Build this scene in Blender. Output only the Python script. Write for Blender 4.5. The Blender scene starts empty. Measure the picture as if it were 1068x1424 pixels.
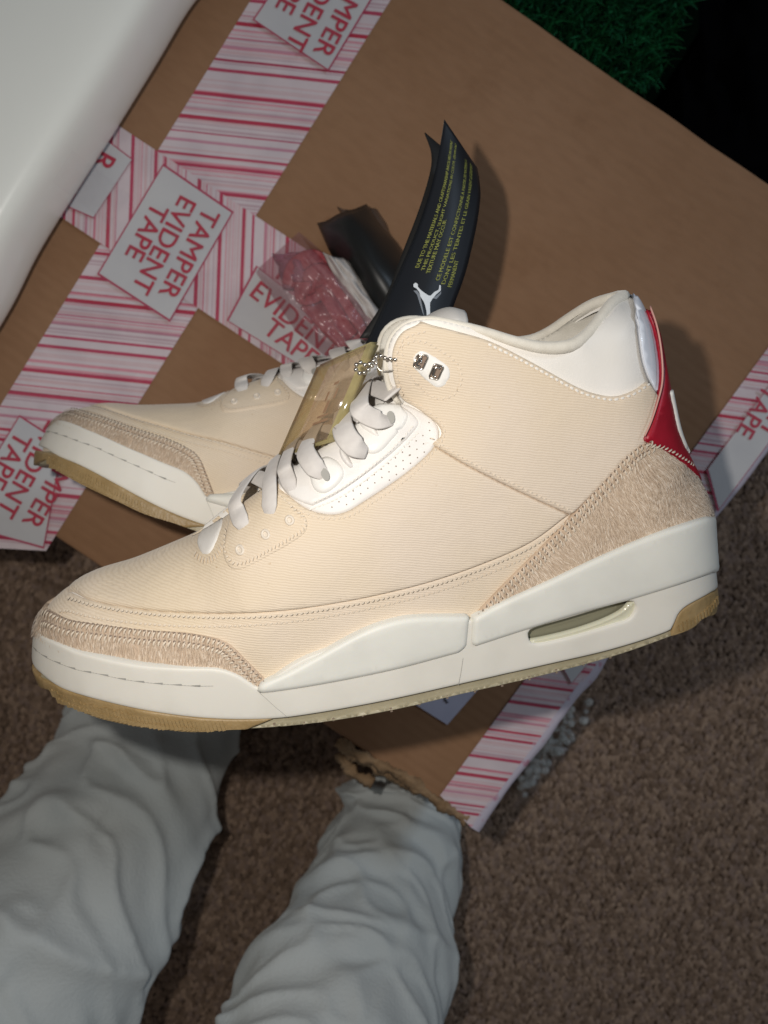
import bpy, bmesh, math, random
import numpy as np
from mathutils import Vector, Matrix
from mathutils.geometry import delaunay_2d_cdt
random.seed(7); rng = np.random.RandomState(7)
S = bpy.context.scene
COL = S.collection
R = math.radians

# ------------------------------------------------------------------ camera, world, lamps, exposure
BOX_H = 0.20                       # height of the cardboard box
D_BOX = 0.54                       # camera to box top
CAM_Z = BOX_H + D_BOX
cd = bpy.data.cameras.new('camera'); cam = bpy.data.objects.new('camera', cd); COL.objects.link(cam)
cam.location = (0, 0, CAM_Z); cam.rotation_euler = (0, 0, 0)
cd.sensor_fit = 'HORIZONTAL'; cd.sensor_width = 36; cd.lens = 36
cd.clip_start = 0.01; cd.clip_end = 50
cd.dof.use_dof = True; cd.dof.focus_distance = 0.33; cd.dof.aperture_fstop = 13
S.camera = cam
W_ = bpy.data.worlds.new('World'); S.world = W_; W_.use_nodes = True
W_.node_tree.nodes['Background'].inputs[0].default_value = (0.82, 0.80, 0.80, 1)
W_.node_tree.nodes['Background'].inputs[1].default_value = 0.12
def area(name, loc, target, size, power, col):
    l = bpy.data.lights.new(name, 'AREA'); l.shape = 'DISK'; l.size = size; l.energy = power; l.color = col
    o = bpy.data.objects.new(name, l); COL.objects.link(o); o.location = loc
    o.rotation_euler = (Vector(target) - Vector(loc)).to_track_quat('-Z', 'Y').to_euler()
    return o
area('phone_flash', (-0.055, 0.036, CAM_Z + 0.004), (-0.03, 0.03, 0), 0.012, 1.22, (1.0, 0.95, 0.885))
area('room_window', (1.5, 1.0, 1.6), (0, 0, .3), 0.5, 9.0, (0.66, 0.82, 1.0))
S.view_settings.view_transform = 'Standard'; S.view_settings.look = 'None'
S.view_settings.exposure = 0; S.view_settings.gamma = 1
try:
    S.cycles.max_bounces = 10; S.cycles.transmission_bounces = 8; S.cycles.transparent_max_bounces = 12
except Exception: pass

# ------------------------------------------------------------------ helpers
def P(u, v, depth):
    """world point that lies `depth` below the camera on the sight line through photo pixel (u, v)"""
    return Vector(((u - 534) / 1068 * depth, -(v - 712) / 1068 * depth, CAM_Z - depth))
def tag(o, label=None, cat=None, group=None, kind=None):
    if label: o['label'] = label
    if cat: o['category'] = cat
    if group: o['group'] = group
    if kind: o['kind'] = kind
    return o
def empty(name, loc=(0, 0, 0)):
    o = bpy.data.objects.new(name, None); COL.objects.link(o); o.location = loc; o.empty_display_size = .01
    return o
def mesh(name, V, F, mat, parent=None, smooth=True, kind=None, mats=None, fmat=None):
    me = bpy.data.meshes.new(name); me.from_pydata([tuple(map(float, v)) for v in V], [], [tuple(map(int, f)) for f in F])
    for m in (mats or [mat]): me.materials.append(m)
    if smooth: me.polygons.foreach_set('use_smooth', [True] * len(me.polygons))
    if fmat is not None: me.polygons.foreach_set('material_index', fmat)
    me.update()
    o = bpy.data.objects.new(name, me); COL.objects.link(o)
    if parent: o.parent = parent
    if kind: o['kind'] = kind
    return o
def bmobj(name, bm, mat, parent=None, smooth=True, kind=None):
    me = bpy.data.meshes.new(name); bm.to_mesh(me); bm.free(); me.materials.append(mat)
    if smooth: me.polygons.foreach_set('use_smooth', [True] * len(me.polygons))
    o = bpy.data.objects.new(name, me); COL.objects.link(o)
    if parent: o.parent = parent
    if kind: o['kind'] = kind
    return o
def spline(pts, n=6, closed=False):
    pts = [np.array(p, float) for p in pts]
    if len(pts) < 3 and not closed: return pts
    out = []; N = len(pts)
    rngi = range(N) if closed else range(N - 1)
    for i in rngi:
        if closed: p0, p1, p2, p3 = pts[i - 1], pts[i], pts[(i + 1) % N], pts[(i + 2) % N]
        else:
            p1, p2 = pts[i], pts[i + 1]
            p0 = pts[i - 1] if i > 0 else 2 * p1 - p2
            p3 = pts[i + 2] if i + 2 < N else 2 * p2 - p1
        for k in range(n):
            t = k / n
            out.append(.5 * ((2 * p1) + (-p0 + p2) * t + (2 * p0 - 5 * p1 + 4 * p2 - p3) * t * t + (-p0 + 3 * p1 - 3 * p2 + p3) * t ** 3))
    if not closed: out.append(pts[-1])
    return out
def resample(pts, step, closed=False):
    A = np.array(pts, float)
    if closed: A = np.vstack([A, A[:1]])
    d = np.r_[0, np.cumsum(np.linalg.norm(np.diff(A, axis=0), axis=1))]
    n = max(2, int(round(d[-1] / step)) + 1)
    s = np.linspace(0, d[-1], n)
    B = np.stack([np.interp(s, d, A[:, k]) for k in range(A.shape[1])], 1)
    return B[:-1] if closed else B
def seg_dist(Q, A, B):
    """distances of points Q (n,2) to segments A->B (m,2): returns min distance, index, parameter"""
    AB = B - A; L2 = (AB ** 2).sum(1) + 1e-18
    best = np.full(len(Q), 1e9); bi = np.zeros(len(Q), int); bt = np.zeros(len(Q))
    for c in range(0, len(Q), 4000):
        q = Q[c:c + 4000]
        t = ((q[:, None, :] - A[None]) * AB[None]).sum(2) / L2[None]
        t = np.clip(t, 0, 1)
        C = A[None] + t[..., None] * AB[None]
        d = np.sqrt(((q[:, None, :] - C) ** 2).sum(2))
        i = d.argmin(1); r = np.arange(len(q))
        best[c:c + 4000] = d[r, i]; bi[c:c + 4000] = i; bt[c:c + 4000] = t[r, i]
    return best, bi, bt
def inside(Q, poly):
    x, y = Q[:, 0], Q[:, 1]; c = np.zeros(len(Q), bool); n = len(poly)
    for i in range(n):
        x1, y1 = poly[i]; x2, y2 = poly[(i + 1) % n]
        m = ((y1 > y) != (y2 > y))
        if y1 != y2: c ^= m & (x < (x2 - x1) * (y - y1) / (y2 - y1) + x1)
    return c
# ---- value noise (numpy)
def vnoise(x, y, seed=0):
    xi = np.floor(x).astype(int); yi = np.floor(y).astype(int); fx = x - xi; fy = y - yi
    fx = fx * fx * (3 - 2 * fx); fy = fy * fy * (3 - 2 * fy)
    def h(a, b):
        n = (a * 374761393 + b * 668265263 + seed * 1442695041) & 0xffffffff
        n = ((n ^ (n >> 13)) * 1274126177) & 0xffffffff
        return ((n ^ (n >> 16)) & 0xffff) / 65535.0
    return (h(xi, yi) * (1 - fx) + h(xi + 1, yi) * fx) * (1 - fy) + (h(xi, yi + 1) * (1 - fx) + h(xi + 1, yi + 1) * fx) * fy

# ------------------------------------------------------------------ materials
class NT:
    def __init__(s, name):
        s.m = bpy.data.materials.new(name); s.m.use_nodes = True; s.t = s.m.node_tree; s.b = s.t.nodes['Principled BSDF']
        s.out = s.t.nodes['Material Output']
    def n(s, typ, **kw):
        nd = s.t.nodes.new(typ)
        for k, v in kw.items():
            if k in nd.inputs.keys() if False else False: pass
            setattr(nd, k, v)
        return nd
    def l(s, a, b): s.t.links.new(a, b)
def rgba(c): return (c[0], c[1], c[2], 1)
def material(name, col, rough=.6, col2=None, nscale=60, bump=0, bscale=400, bdist=.0005, spec=.5, metal=0, trans=0, ior=1.45, sheen=0, coat=0, detail=4, stretch=None, sss=0, lo=.35, hi=.65):
    k = NT(name); b = k.b
    b.inputs['Base Color'].default_value = rgba(col); b.inputs['Roughness'].default_value = rough
    b.inputs['Metallic'].default_value = metal; b.inputs['IOR'].default_value = ior
    b.inputs['Specular IOR Level'].default_value = spec
    b.inputs['Transmission Weight'].default_value = trans
    b.inputs['Sheen Weight'].default_value = sheen; b.inputs['Coat Weight'].default_value = coat
    if sss:
        b.inputs['Subsurface Weight'].default_value = sss; b.inputs['Subsurface Scale'].default_value = .004
        b.inputs['Subsurface Radius'].default_value = (1, .7, .4)
    tc = k.n('ShaderNodeTexCoord'); vec = tc.outputs['Object']
    if stretch:
        mp = k.n('ShaderNodeMapping'); mp.inputs['Scale'].default_value = stretch; k.l(vec, mp.inputs['Vector']); vec = mp.outputs['Vector']
    if col2 is not None:
        nz = k.n('ShaderNodeTexNoise'); nz.inputs['Scale'].default_value = nscale; nz.inputs['Detail'].default_value = detail; k.l(vec, nz.inputs['Vector'])
        cr = k.n('ShaderNodeValToRGB'); cr.color_ramp.elements[0].position = lo; cr.color_ramp.elements[1].position = hi
        cr.color_ramp.elements[0].color = rgba(col); cr.color_ramp.elements[1].color = rgba(col2)
        k.l(nz.outputs['Fac'], cr.inputs['Fac']); k.l(cr.outputs['Color'], b.inputs['Base Color'])
    if bump:
        nb = k.n('ShaderNodeTexNoise'); nb.inputs['Scale'].default_value = bscale; nb.inputs['Detail'].default_value = 3; k.l(vec, nb.inputs['Vector'])
        bp = k.n('ShaderNodeBump'); bp.inputs['Strength'].default_value = bump; bp.inputs['Distance'].default_value = bdist
        k.l(nb.outputs['Fac'], bp.inputs['Height']); k.l(bp.outputs['Normal'], b.inputs['Normal'])
    return k.m
def canvas_material():
    k = NT('cream_twill'); b = k.b; b.inputs['Roughness'].default_value = .85; b.inputs['Sheen Weight'].default_value = .15
    b.inputs['Specular IOR Level'].default_value = .2
    tc = k.n('ShaderNodeTexCoord')
    mp = k.n('ShaderNodeMapping'); mp.inputs['Rotation'].default_value = (0, R(-21), 0); k.l(tc.outputs['Object'], mp.inputs['Vector'])
    # distort the ribs a little
    nz = k.n('ShaderNodeTexNoise'); nz.inputs['Scale'].default_value = 60; nz.inputs['Detail'].default_value = 2; k.l(tc.outputs['Object'], nz.inputs['Vector'])
    ma = k.n('ShaderNodeVectorMath', operation='MULTIPLY_ADD'); k.l(nz.outputs['Color'], ma.inputs[0]); ma.inputs[1].default_value = (.0012, .0012, .0012); k.l(mp.outputs['Vector'], ma.inputs[2])
    wv = k.n('ShaderNodeTexWave', wave_type='BANDS', bands_direction='Z'); wv.inputs['Scale'].default_value = 300; wv.inputs['Distortion'].default_value = 3.0; wv.inputs['Detail'].default_value = 3; wv.inputs['Detail Scale'].default_value = 1.2
    k.l(ma.outputs['Vector'], wv.inputs['Vector'])
    fn = k.n('ShaderNodeTexNoise'); fn.inputs['Scale'].default_value = 1500; k.l(tc.outputs['Object'], fn.inputs['Vector'])
    add = k.n('ShaderNodeMath', operation='MULTIPLY_ADD'); k.l(fn.outputs['Fac'], add.inputs[0]); add.inputs[1].default_value = .7; k.l(wv.outputs['Fac'], add.inputs[2])
    bp = k.n('ShaderNodeBump'); bp.inputs['Strength'].default_value = .42; bp.inputs['Distance'].default_value = .00024; k.l(add.outputs[0], bp.inputs['Height'])
    nd = k.n('ShaderNodeTexNoise'); nd.inputs['Scale'].default_value = 38; nd.inputs['Detail'].default_value = 4; nd.inputs['Roughness'].default_value = .55; k.l(tc.outputs['Object'], nd.inputs['Vector'])
    bd = k.n('ShaderNodeBump'); bd.inputs['Strength'].default_value = .5; bd.inputs['Distance'].default_value = .0022; k.l(nd.outputs['Fac'], bd.inputs['Height']); k.l(bd.outputs['Normal'], bp.inputs['Normal']); k.l(bp.outputs['Normal'], b.inputs['Normal'])
    # colour: yellowish cream with pinker and paler areas, and specks
    n2 = k.n('ShaderNodeTexNoise'); n2.inputs['Scale'].default_value = 14; n2.inputs['Detail'].default_value = 3; k.l(tc.outputs['Object'], n2.inputs['Vector'])
    cr = k.n('ShaderNodeValToRGB'); e = cr.color_ramp.elements; e[0].position = .35; e[0].color = (.70, .585, .435, 1); e[1].position = .65; e[1].color = (.71, .605, .495, 1)
    k.l(n2.outputs['Fac'], cr.inputs['Fac'])
    n3 = k.n('ShaderNodeTexNoise'); n3.inputs['Scale'].default_value = 420; n3.inputs['Detail'].default_value = 2; k.l(tc.outputs['Object'], n3.inputs['Vector'])
    c3 = k.n('ShaderNodeValToRGB'); e = c3.color_ramp.elements; e[0].position = .72; e[0].color = (1, 1, 1, 1); e[1].position = .80; e[1].color = (.84, .78, .70, 1); k.l(n3.outputs['Fac'], c3.inputs['Fac'])
    mx = k.n('ShaderNodeMix', data_type='RGBA', blend_type='MULTIPLY'); mx.inputs['Factor'].default_value = 1
    k.l(cr.outputs['Color'], mx.inputs[6]); k.l(c3.outputs['Color'], mx.inputs[7])
    # rib tint
    c4 = k.n('ShaderNodeValToRGB'); e = c4.color_ramp.elements; e[0].color = (.93, .91, .88, 1); e[1].color = (1, 1, 1, 1); e[0].position = .0; e[1].position = .5; k.l(wv.outputs['Fac'], c4.inputs['Fac'])
    m2 = k.n('ShaderNodeMix', data_type='RGBA', blend_type='MULTIPLY'); m2.inputs['Factor'].default_value = 1
    k.l(mx.outputs[2], m2.inputs[6]); k.l(c4.outputs['Color'], m2.inputs[7]); k.l(m2.outputs[2], b.inputs['Base Color'])
    return k.m
def random_island_material(name, cols, rough=.7, spec=.3, sheen=0):
    k = NT(name); b = k.b; b.inputs['Roughness'].default_value = rough; b.inputs['Specular IOR Level'].default_value = spec; b.inputs['Sheen Weight'].default_value = sheen
    g = k.n('ShaderNodeNewGeometry'); cr = k.n('ShaderNodeValToRGB'); el = cr.color_ramp.elements
    while len(el) < len(cols): el.new(.5)
    for i, c in enumerate(cols): el[i].position = i / (len(cols) - 1); el[i].color = rgba(c)
    k.l(g.outputs['Random Per Island'], cr.inputs['Fac']); k.l(cr.outputs['Color'], b.inputs['Base Color'])
    return k.m
def stripe_material(name, angle, seed, period=.085):
    """white packing film printed with thin red and pink bars; bars cross the tape at a slant"""
    k = NT(name); b = k.b; b.inputs['Roughness'].default_value = .30; b.inputs['Specular IOR Level'].default_value = .4
    tc = k.n('ShaderNodeTexCoord'); mp = k.n('ShaderNodeMapping'); mp.inputs['Rotation'].default_value = (0, 0, angle); k.l(tc.outputs['Object'], mp.inputs['Vector'])
    sx = k.n('ShaderNodeSeparateXYZ'); k.l(mp.outputs['Vector'], sx.inputs['Vector'])
    r = random.Random(seed)
    def bars(per, lst, bg):
        dv = k.n('ShaderNodeMath', operation='DIVIDE'); k.l(sx.outputs['Y'], dv.inputs[0]); dv.inputs[1].default_value = per
        fr = k.n('ShaderNodeMath', operation='FRACT'); k.l(dv.outputs[0], fr.inputs[0])
        cr = k.n('ShaderNodeValToRGB'); cr.color_ramp.interpolation = 'CONSTANT'; el = cr.color_ramp.elements
        st = []
        for (p, w, c) in lst: st += [(p, c), (p + w, bg)]
        st = [(0, bg)] + st
        while len(el) > 1: el.remove(el[-1])
        el[0].position = 0; el[0].color = rgba(bg)
        for p, c in st[1:]:
            e = el.new(min(p, .999)); e.color = rgba(c)
        k.l(fr.outputs[0], cr.inputs['Fac']); return cr
    red = (.50, .035, .075); pk = (.62, .28, .33); pk2 = (.60, .43, .45); bg = (.62, .535, .56); one = (1, 1, 1)
    L1 = []; p = .02
    while p < .95 and len(L1) < 14:
        w = r.choice([.014, .02, .03, .045]); c = r.choice([pk, pk2, pk2, pk, (.5, .36, .4)]); L1.append((p, w, c)); p += w + r.choice([.012, .02, .03, .05])
    L2 = [(.05, .038, (.72, .12, .21)), (.31, .034, (.72, .12, .21)), (.42, .028, (.76, .16, .26)), (.56, .03, (.85, .5, .6)), (.66, .014, (.85, .3, .4)), (.80, .040, (.72, .12, .2)), (.9, .012, (.85, .4, .5))]
    a = bars(period, L1, bg); c2 = bars(period * 1.37, L2, one)
    mx = k.n('ShaderNodeMix', data_type='RGBA', blend_type='MULTIPLY'); mx.inputs['Factor'].default_value = 1
    k.l(a.outputs['Color'], mx.inputs[6]); k.l(c2.outputs['Color'], mx.inputs[7])
    nz = k.n('ShaderNodeTexNoise'); nz.inputs['Scale'].default_value = 25; k.l(tc.outputs['Object'], nz.inputs['Vector'])
    cn = k.n('ShaderNodeValToRGB'); cn.color_ramp.elements[0].color = (.84, .84, .86, 1); cn.color_ramp.elements[1].color = (1, 1, 1, 1); cn.color_ramp.elements[0].position = .3; cn.color_ramp.elements[1].position = .6; k.l(nz.outputs['Fac'], cn.inputs['Fac'])
    m2 = k.n('ShaderNodeMix', data_type='RGBA', blend_type='MULTIPLY'); m2.inputs['Factor'].default_value = 1; k.l(mx.outputs[2], m2.inputs[6]); k.l(cn.outputs['Color'], m2.inputs[7])
    k.l(m2.outputs[2], b.inputs['Base Color'])
    nb = k.n('ShaderNodeTexNoise'); nb.inputs['Scale'].default_value = 45; nb.inputs['Detail'].default_value = 3; k.l(tc.outputs['Object'], nb.inputs['Vector'])
    bp = k.n('ShaderNodeBump'); bp.inputs['Strength'].default_value = .7; bp.inputs['Distance'].default_value = .003; k.l(nb.outputs['Fac'], bp.inputs['Height']); k.l(bp.outputs['Normal'], b.inputs['Normal'])
    return k.m

M = {}
M['canvas'] = canvas_material()
M['white_leather'] = material('white_leather', (.74, .71, .66), .5, (.78, .75, .71), 40, bump=.25, bscale=900, bdist=.0002)
M['perf_leather'] = material('perforated_white_leather', (.78, .75, .71), .5, (.72, .69, .66), 40, bump=.25, bscale=900, bdist=.0002)
M['lining'] = material('collar_lining', (.70, .66, .58), .9, (.64, .60, .52), 200, bump=.5, bscale=1400, bdist=.0003, sheen=.3)
M['rubber_white'] = material('midsole_rubber', (.72, .71, .65), .5, (.665, .655, .60), 45, detail=9, lo=.45, hi=.75, bump=.1, bscale=500, bdist=.0002, sss=.05)
M['rubber_toe'] = material('midsole_toe_rubber', (.72, .69, .62), .5, (.67, .64, .57), 45, detail=9, lo=.45, hi=.75, bump=.1, bscale=500, bdist=.0002, sss=.05)
M['gum'] = material('gum_rubber', (.36, .25, .12), .45, (.29, .195, .085), 90, bump=.5, bscale=350, bdist=.0008, sss=.1)
M['gum_edge'] = material('translucent_sole_edge', (.40, .35, .24), .4, (.33, .29, .19), 60, bump=.1, sss=.1)
M['suede'] = random_island_material('haired_suede', [(.44, .33, .235), (.51, .39, .285), (.56, .44, .32), (.61, .485, .37), (.76, .65, .53)], .75, .3, .2)
M['suede_base'] = material('suede_base', (.50, .38, .275), .9, (.58, .45, .335), 150, bump=.6, bscale=700, bdist=.0005, stretch=(1, 1, .3))
M['stitch'] = material('cream_thread', (.68, .58, .46), .8, bump=.2, bscale=2000, bdist=.0001)
M['stitch_white'] = material('white_thread', (.78, .74, .68), .8)
M['stitch_hole'] = material('stitch_hole', (.23, .17, .13), .9)
M['lace'] = material('white_lace', (.62, .585, .55), .85, (.57, .535, .505), 300, bump=.3, bscale=1600, bdist=.0002, sheen=.2)
M['lace_plastic'] = material('white_eyelet_plastic', (.80, .78, .74), .35)
M['red'] = material('red_heel_leather', (.34, .005, .020), .45, (.29, .004, .016), 120, bump=.3, bscale=700, bdist=.0003)
M['red_edge'] = material('heel_tab_piping', (.55, .30, .25), .6)
M['eyelet'] = material('cream_eyelet', (.70, .62, .52), .5)
M['metal'] = material('nickel', (.62, .58, .52), .22, metal=1)
M['dark_metal'] = material('darkened_steel', (.22, .20, .18), .35, metal=1)
M['air'] = material('air_window_film', (.62, .60, .46), .12, coat=.6, sss=.15)
M['air_dark'] = material('air_unit_painted_shadow', (.20, .19, .13), .15, coat=.6)  # dark colour paints in the shadow inside the air window
M['groove'] = material('groove', (.35, .34, .31), .7)
M['heel_plastic'] = material('white_gloss_plastic', (.74, .77, .84), .25, coat=.4)
M['cardboard'] = material('cardboard', (.250, .142, .080), .85, (.285, .170, .100), 7, bump=.25, bscale=160, bdist=.0006, detail=8)
def cardboard():
    k = NT('cardboard'); b = k.b; b.inputs['Roughness'].default_value = .8; b.inputs['Specular IOR Level'].default_value = .25
    tc = k.n('ShaderNodeTexCoord'); mp = k.n('ShaderNodeMapping'); mp.inputs['Rotation'].default_value = (0, 0, R(35)); k.l(tc.outputs['Object'], mp.inputs['Vector'])
    n1 = k.n('ShaderNodeTexNoise'); n1.inputs['Scale'].default_value = 6; n1.inputs['Detail'].default_value = 9; n1.inputs['Roughness'].default_value = .62; k.l(mp.outputs[0], n1.inputs['Vector'])
    c1 = k.n('ShaderNodeValToRGB'); e = c1.color_ramp.elements; e[0].position = .3; e[0].color = (.245, .130, .066, 1); e[1].position = .7; e[1].color = (.290, .165, .093, 1); k.l(n1.outputs['Fac'], c1.inputs['Fac'])
    m2 = k.n('ShaderNodeMapping'); m2.inputs['Scale'].default_value = (1, 3, 1); k.l(mp.outputs[0], m2.inputs['Vector'])
    n2 = k.n('ShaderNodeTexNoise'); n2.inputs['Scale'].default_value = 60; n2.inputs['Detail'].default_value = 5; k.l(m2.outputs[0], n2.inputs['Vector'])
    c2 = k.n('ShaderNodeValToRGB'); e = c2.color_ramp.elements; e[0].position = .32; e[0].color = (.95, .94, .93, 1); e[1].position = .6; e[1].color = (1.02, 1.02, 1.02, 1); k.l(n2.outputs['Fac'], c2.inputs['Fac'])
    n3 = k.n('ShaderNodeTexNoise'); n3.inputs['Scale'].default_value = 22; n3.inputs['Detail'].default_value = 6; n3.inputs['Roughness'].default_value = .7; k.l(mp.outputs[0], n3.inputs['Vector'])
    c3 = k.n('ShaderNodeValToRGB'); e = c3.color_ramp.elements; e[0].position = .60; e[0].color = (1, 1, 1, 1); e[1].position = .74; e[1].color = (.90, .88, .86, 1); k.l(n3.outputs['Fac'], c3.inputs['Fac'])
    a = k.n('ShaderNodeMix', data_type='RGBA', blend_type='MULTIPLY'); a.inputs['Factor'].default_value = 1; k.l(c1.outputs[0], a.inputs[6]); k.l(c2.outputs[0], a.inputs[7])
    a2 = k.n('ShaderNodeMix', data_type='RGBA', blend_type='MULTIPLY'); a2.inputs['Factor'].default_value = 1; k.l(a.outputs[2], a2.inputs[6]); k.l(c3.outputs[0], a2.inputs[7]); k.l(a2.outputs[2], b.inputs['Base Color'])
    wv = k.n('ShaderNodeTexWave', wave_type='BANDS', bands_direction='Y'); wv.inputs['Scale'].default_value = 45; wv.inputs['Distortion'].default_value = .3; k.l(mp.outputs[0], wv.inputs['Vector'])
    ad = k.n('ShaderNodeMath', operation='MULTIPLY_ADD'); k.l(wv.outputs['Fac'], ad.inputs[0]); ad.inputs[1].default_value = .22; k.l(n3.outputs['Fac'], ad.inputs[2])
    bp = k.n('ShaderNodeBump'); bp.inputs['Strength'].default_value = .5; bp.inputs['Distance'].default_value = .0012; k.l(ad.outputs[0], bp.inputs['Height']); k.l(bp.outputs[0], b.inputs['Normal'])
    return k.m
M['cardboard'] = cardboard()
M['cardboard_torn'] = material('torn_cardboard', (.30, .20, .115), .95, (.20, .12, .06), 60, bump=1, bscale=150, bdist=.003)
M['tape_white'] = material('tape_label_print', (.52, .52, .53), .4, (.47, .47, .49), 20, bump=.25, bscale=45, bdist=.002)
M['tape_red'] = material('tape_red_ink', (.42, .03, .06), .5, (.36, .05, .08), 80)
M['tape_line'] = material('tape_red_outline', (.38, .05, .1), .5)
M['table_white'] = material('glossy_white_moulding', (.84, .85, .80), .22, (.82, .83, .78), 6, bump=.10, bscale=38, bdist=.002, coat=.25)
M['black_card'] = material('black_card', (.006, .008, .012), .5)
M['black_card_inner'] = material('black_card_back', (.010, .010, .010), .6)
M['card_edge'] = material('card_edge_paper', (.35, .33, .3), .8)
M['yellow_print'] = material('olive_print', (.30, .32, .07), .6)
M['white_print'] = material('white_print', (.62, .66, .70), .5)
M['grey_print'] = material('grey_print', (.18, .20, .23), .5)
M['paper'] = material('lilac_paper', (.50, .50, .62), .7, (.45, .45, .57), 50)

# ------------------------------------------------------------------ the shoe's own frame
ANG, TILT = R(15), R(15)
def frame(ang, tilt):
    x = Vector((math.cos(ang), math.sin(ang), 0)); u = Vector((-math.sin(ang), math.cos(ang), 0)); n = Vector((0, 0, 1))
    z = u * math.cos(tilt) + n * math.sin(tilt); y = -n * math.cos(tilt) + u * math.sin(tilt)
    return Matrix((x, y, z)).transposed()
RM = frame(ANG, TILT); ORG = P(534, 770, .36)
RMn = np.array(RM); On = np.array(ORG)
Cn = np.array([0, 0, CAM_Z])
def ray_local(px):
    px = np.array(px, float); d = np.stack([(px[:, 0] - 534) / 1068, -(px[:, 1] - 712) / 1068, -np.ones(len(px))], 1)
    return (Cn - On) @ RMn, d @ RMn          # local origin, local directions
def on_plane(px, h):
    o, d = ray_local(px); h = np.broadcast_to(h, (len(px),))
    t = (-h - o[1]) / d[:, 1]; q = o + d * t[:, None]
    return q[:, [0, 2]]
def unproj(px, Wf, off=0.0):
    px = np.array(px, float)[:, :2]; h = np.full(len(px), .035)
    for _ in range(40):
        q = on_plane(px, h); h = .5 * h + .5 * (Wf(q) + off)
    return on_plane(px, h)

# silhouette of the upper: (u, v, half width there)
FRONT = [(64, 915, 0), (59, 890, 0), (59, 864, 0), (70, 842, 0), (92, 821, 0), (130, 801, 0), (180, 786, 0), (235, 764, 0), (272, 748, 0),
         (300, 733, .007), (330, 712, .012), (380, 676, .017), (430, 642, .019), (480, 608, .021), (520, 578, .022), (548, 560, .022), (556, 562, .0235)]
TOP = [(556, 562, .0235), (545, 547, .025), (538, 524, .027), (538, 492, .029), (547, 466, .030), (568, 449, .031), (600, 444, .032), (640, 452, .033),
       (680, 463, .034), (720, 476, .035), (760, 484, .035), (795, 481, .034), (818, 467, .030), (838, 443, .023), (854, 422, .014), (870, 412, .005)]
BACK = [(870, 412, .005), (880, 417, 0), (893, 455, 0), (902, 500, 0), (912, 550, 0), (924, 600, 0), (942, 640, 0), (963, 680, 0), (974, 715, 0), (974, 765, 0)]
def loc_line(L, n=5):
    A = np.array(spline(L, n)); return on_plane(A[:, :2], np.maximum(A[:, 2], 0)), np.maximum(A[:, 2], 0)
fL, fW = loc_line(FRONT); tL, tW = loc_line(TOP); bL, bW = loc_line(BACK)
XT = fL[:, 0].min(); XH = bL[:, 0].max(); LEN = XH - XT
ZS = on_plane([(300, 1000)], 0.045)[0][1]
def wplan(x):
    t = (x - XT) / LEN
    return np.interp(t, [0, .1, .22, .34, .5, .65, .8, 1], [.044, .048, .0505, .0510, .0455, .0395, .0375, .037])
def wmax(q):
    v = np.clip((q[:, 1] - ZS - .03) / .13, 0, 1)
    v = v * v * (3 - 2 * v)
    return wplan(q[:, 0]) * (1 - .10 * v) - .0025
def g(t):
    t = np.clip(t, 0, 1); return np.sqrt(np.maximum(0, 1 - (1 - t) ** 2))
def edge_factor(Q, L, Wd, Rr):
    d, i, t = seg_dist(Q, L[:-1], L[1:])
    w = Wd[:-1][i] * (1 - t) + Wd[1:][i] * t; r = Rr[:-1][i] * (1 - t) + Rr[1:][i] * t
    wm = wmax(Q); e = np.clip(w / wm, 0, 1)
    return e + (1 - e) * g(d / r)
rF = np.interp(np.arange(len(fL)) / 5, [0, 2, 4, 6, 8, 10, 16], [.066, .066, .055, .048, .046, .042, .045])
rB = np.interp(np.arange(len(bL)) / 5, [0, 2, 6, 9], [.022, .026, .036, .036])
rT = np.full(len(tL), .03)
UP = np.vstack([fL, tL[1:], bL[1:], on_plane([(900, 775), (840, 792), (740, 806), (640, 850), (540, 890), (420, 922), (300, 928), (200, 925), (110, 922)], 0)])
def W_up(Q):
    Q = np.atleast_2d(Q)
    w = wmax(Q) * edge_factor(Q, fL, fW, rF) * edge_factor(Q, tL, tW, rT) * edge_factor(Q, bL, bW, rB)
    return w
def W_up_s(Q):                                  # smooth version for normals / outside
    Q = np.atleast_2d(Q)
    return wmax(Q) * edge_factor(Q, fL, fW, rF) * edge_factor(Q, tL, tW, rT) * edge_factor(Q, bL, bW, rB)
# the sole unit
SF = [(60, 936, 0), (54, 922, 0), (52, 908, 0), (53, 880, 0), (57, 850, 0)]
SB = [(976, 690, 0), (979, 740, 0), (983, 790, 0), (986, 812, 0), (984, 832, 0)]
sfL, sfW = loc_line(SF); sbL, sbW = loc_line(SB)
def W_so(Q):
    Q = np.atleast_2d(Q)
    def f(L, Rr):
        d, i, t = seg_dist(Q, L[:-1], L[1:])
        return g(d / Rr)
    return (wplan(Q[:, 0]) + .0012) * f(sfL, .068) * f(sbL, .038)
def bot(px): return unproj(px, W_so)
SOLE_BOTTOM = [(68, 958), (90, 976), (115, 989), (150, 1001), (190, 1009), (230, 1014), (270, 1017), (320, 1014), (360, 1013), (420, 1008), (480, 1000), (560, 985), (640, 966), (745, 942), (850, 914), (925, 888), (962, 872), (978, 858)]
sb_loc = bot(spline(SOLE_BOTTOM, 4))
SO = np.vstack([sfL[::-1], sb_loc, sbL[::-1]])[:]
SO = np.vstack([SO, on_plane([(960, 660), (600, 800), (300, 850), (100, 830)], .02)])

shoe = empty('sneaker', ORG); shoe.rotation_euler = RM.to_euler()
tag(shoe, 'larger cream high-top sneaker in front, seen whole, with red heel tab and air window', 'sneaker', 'pair of cream sneakers')

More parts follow.
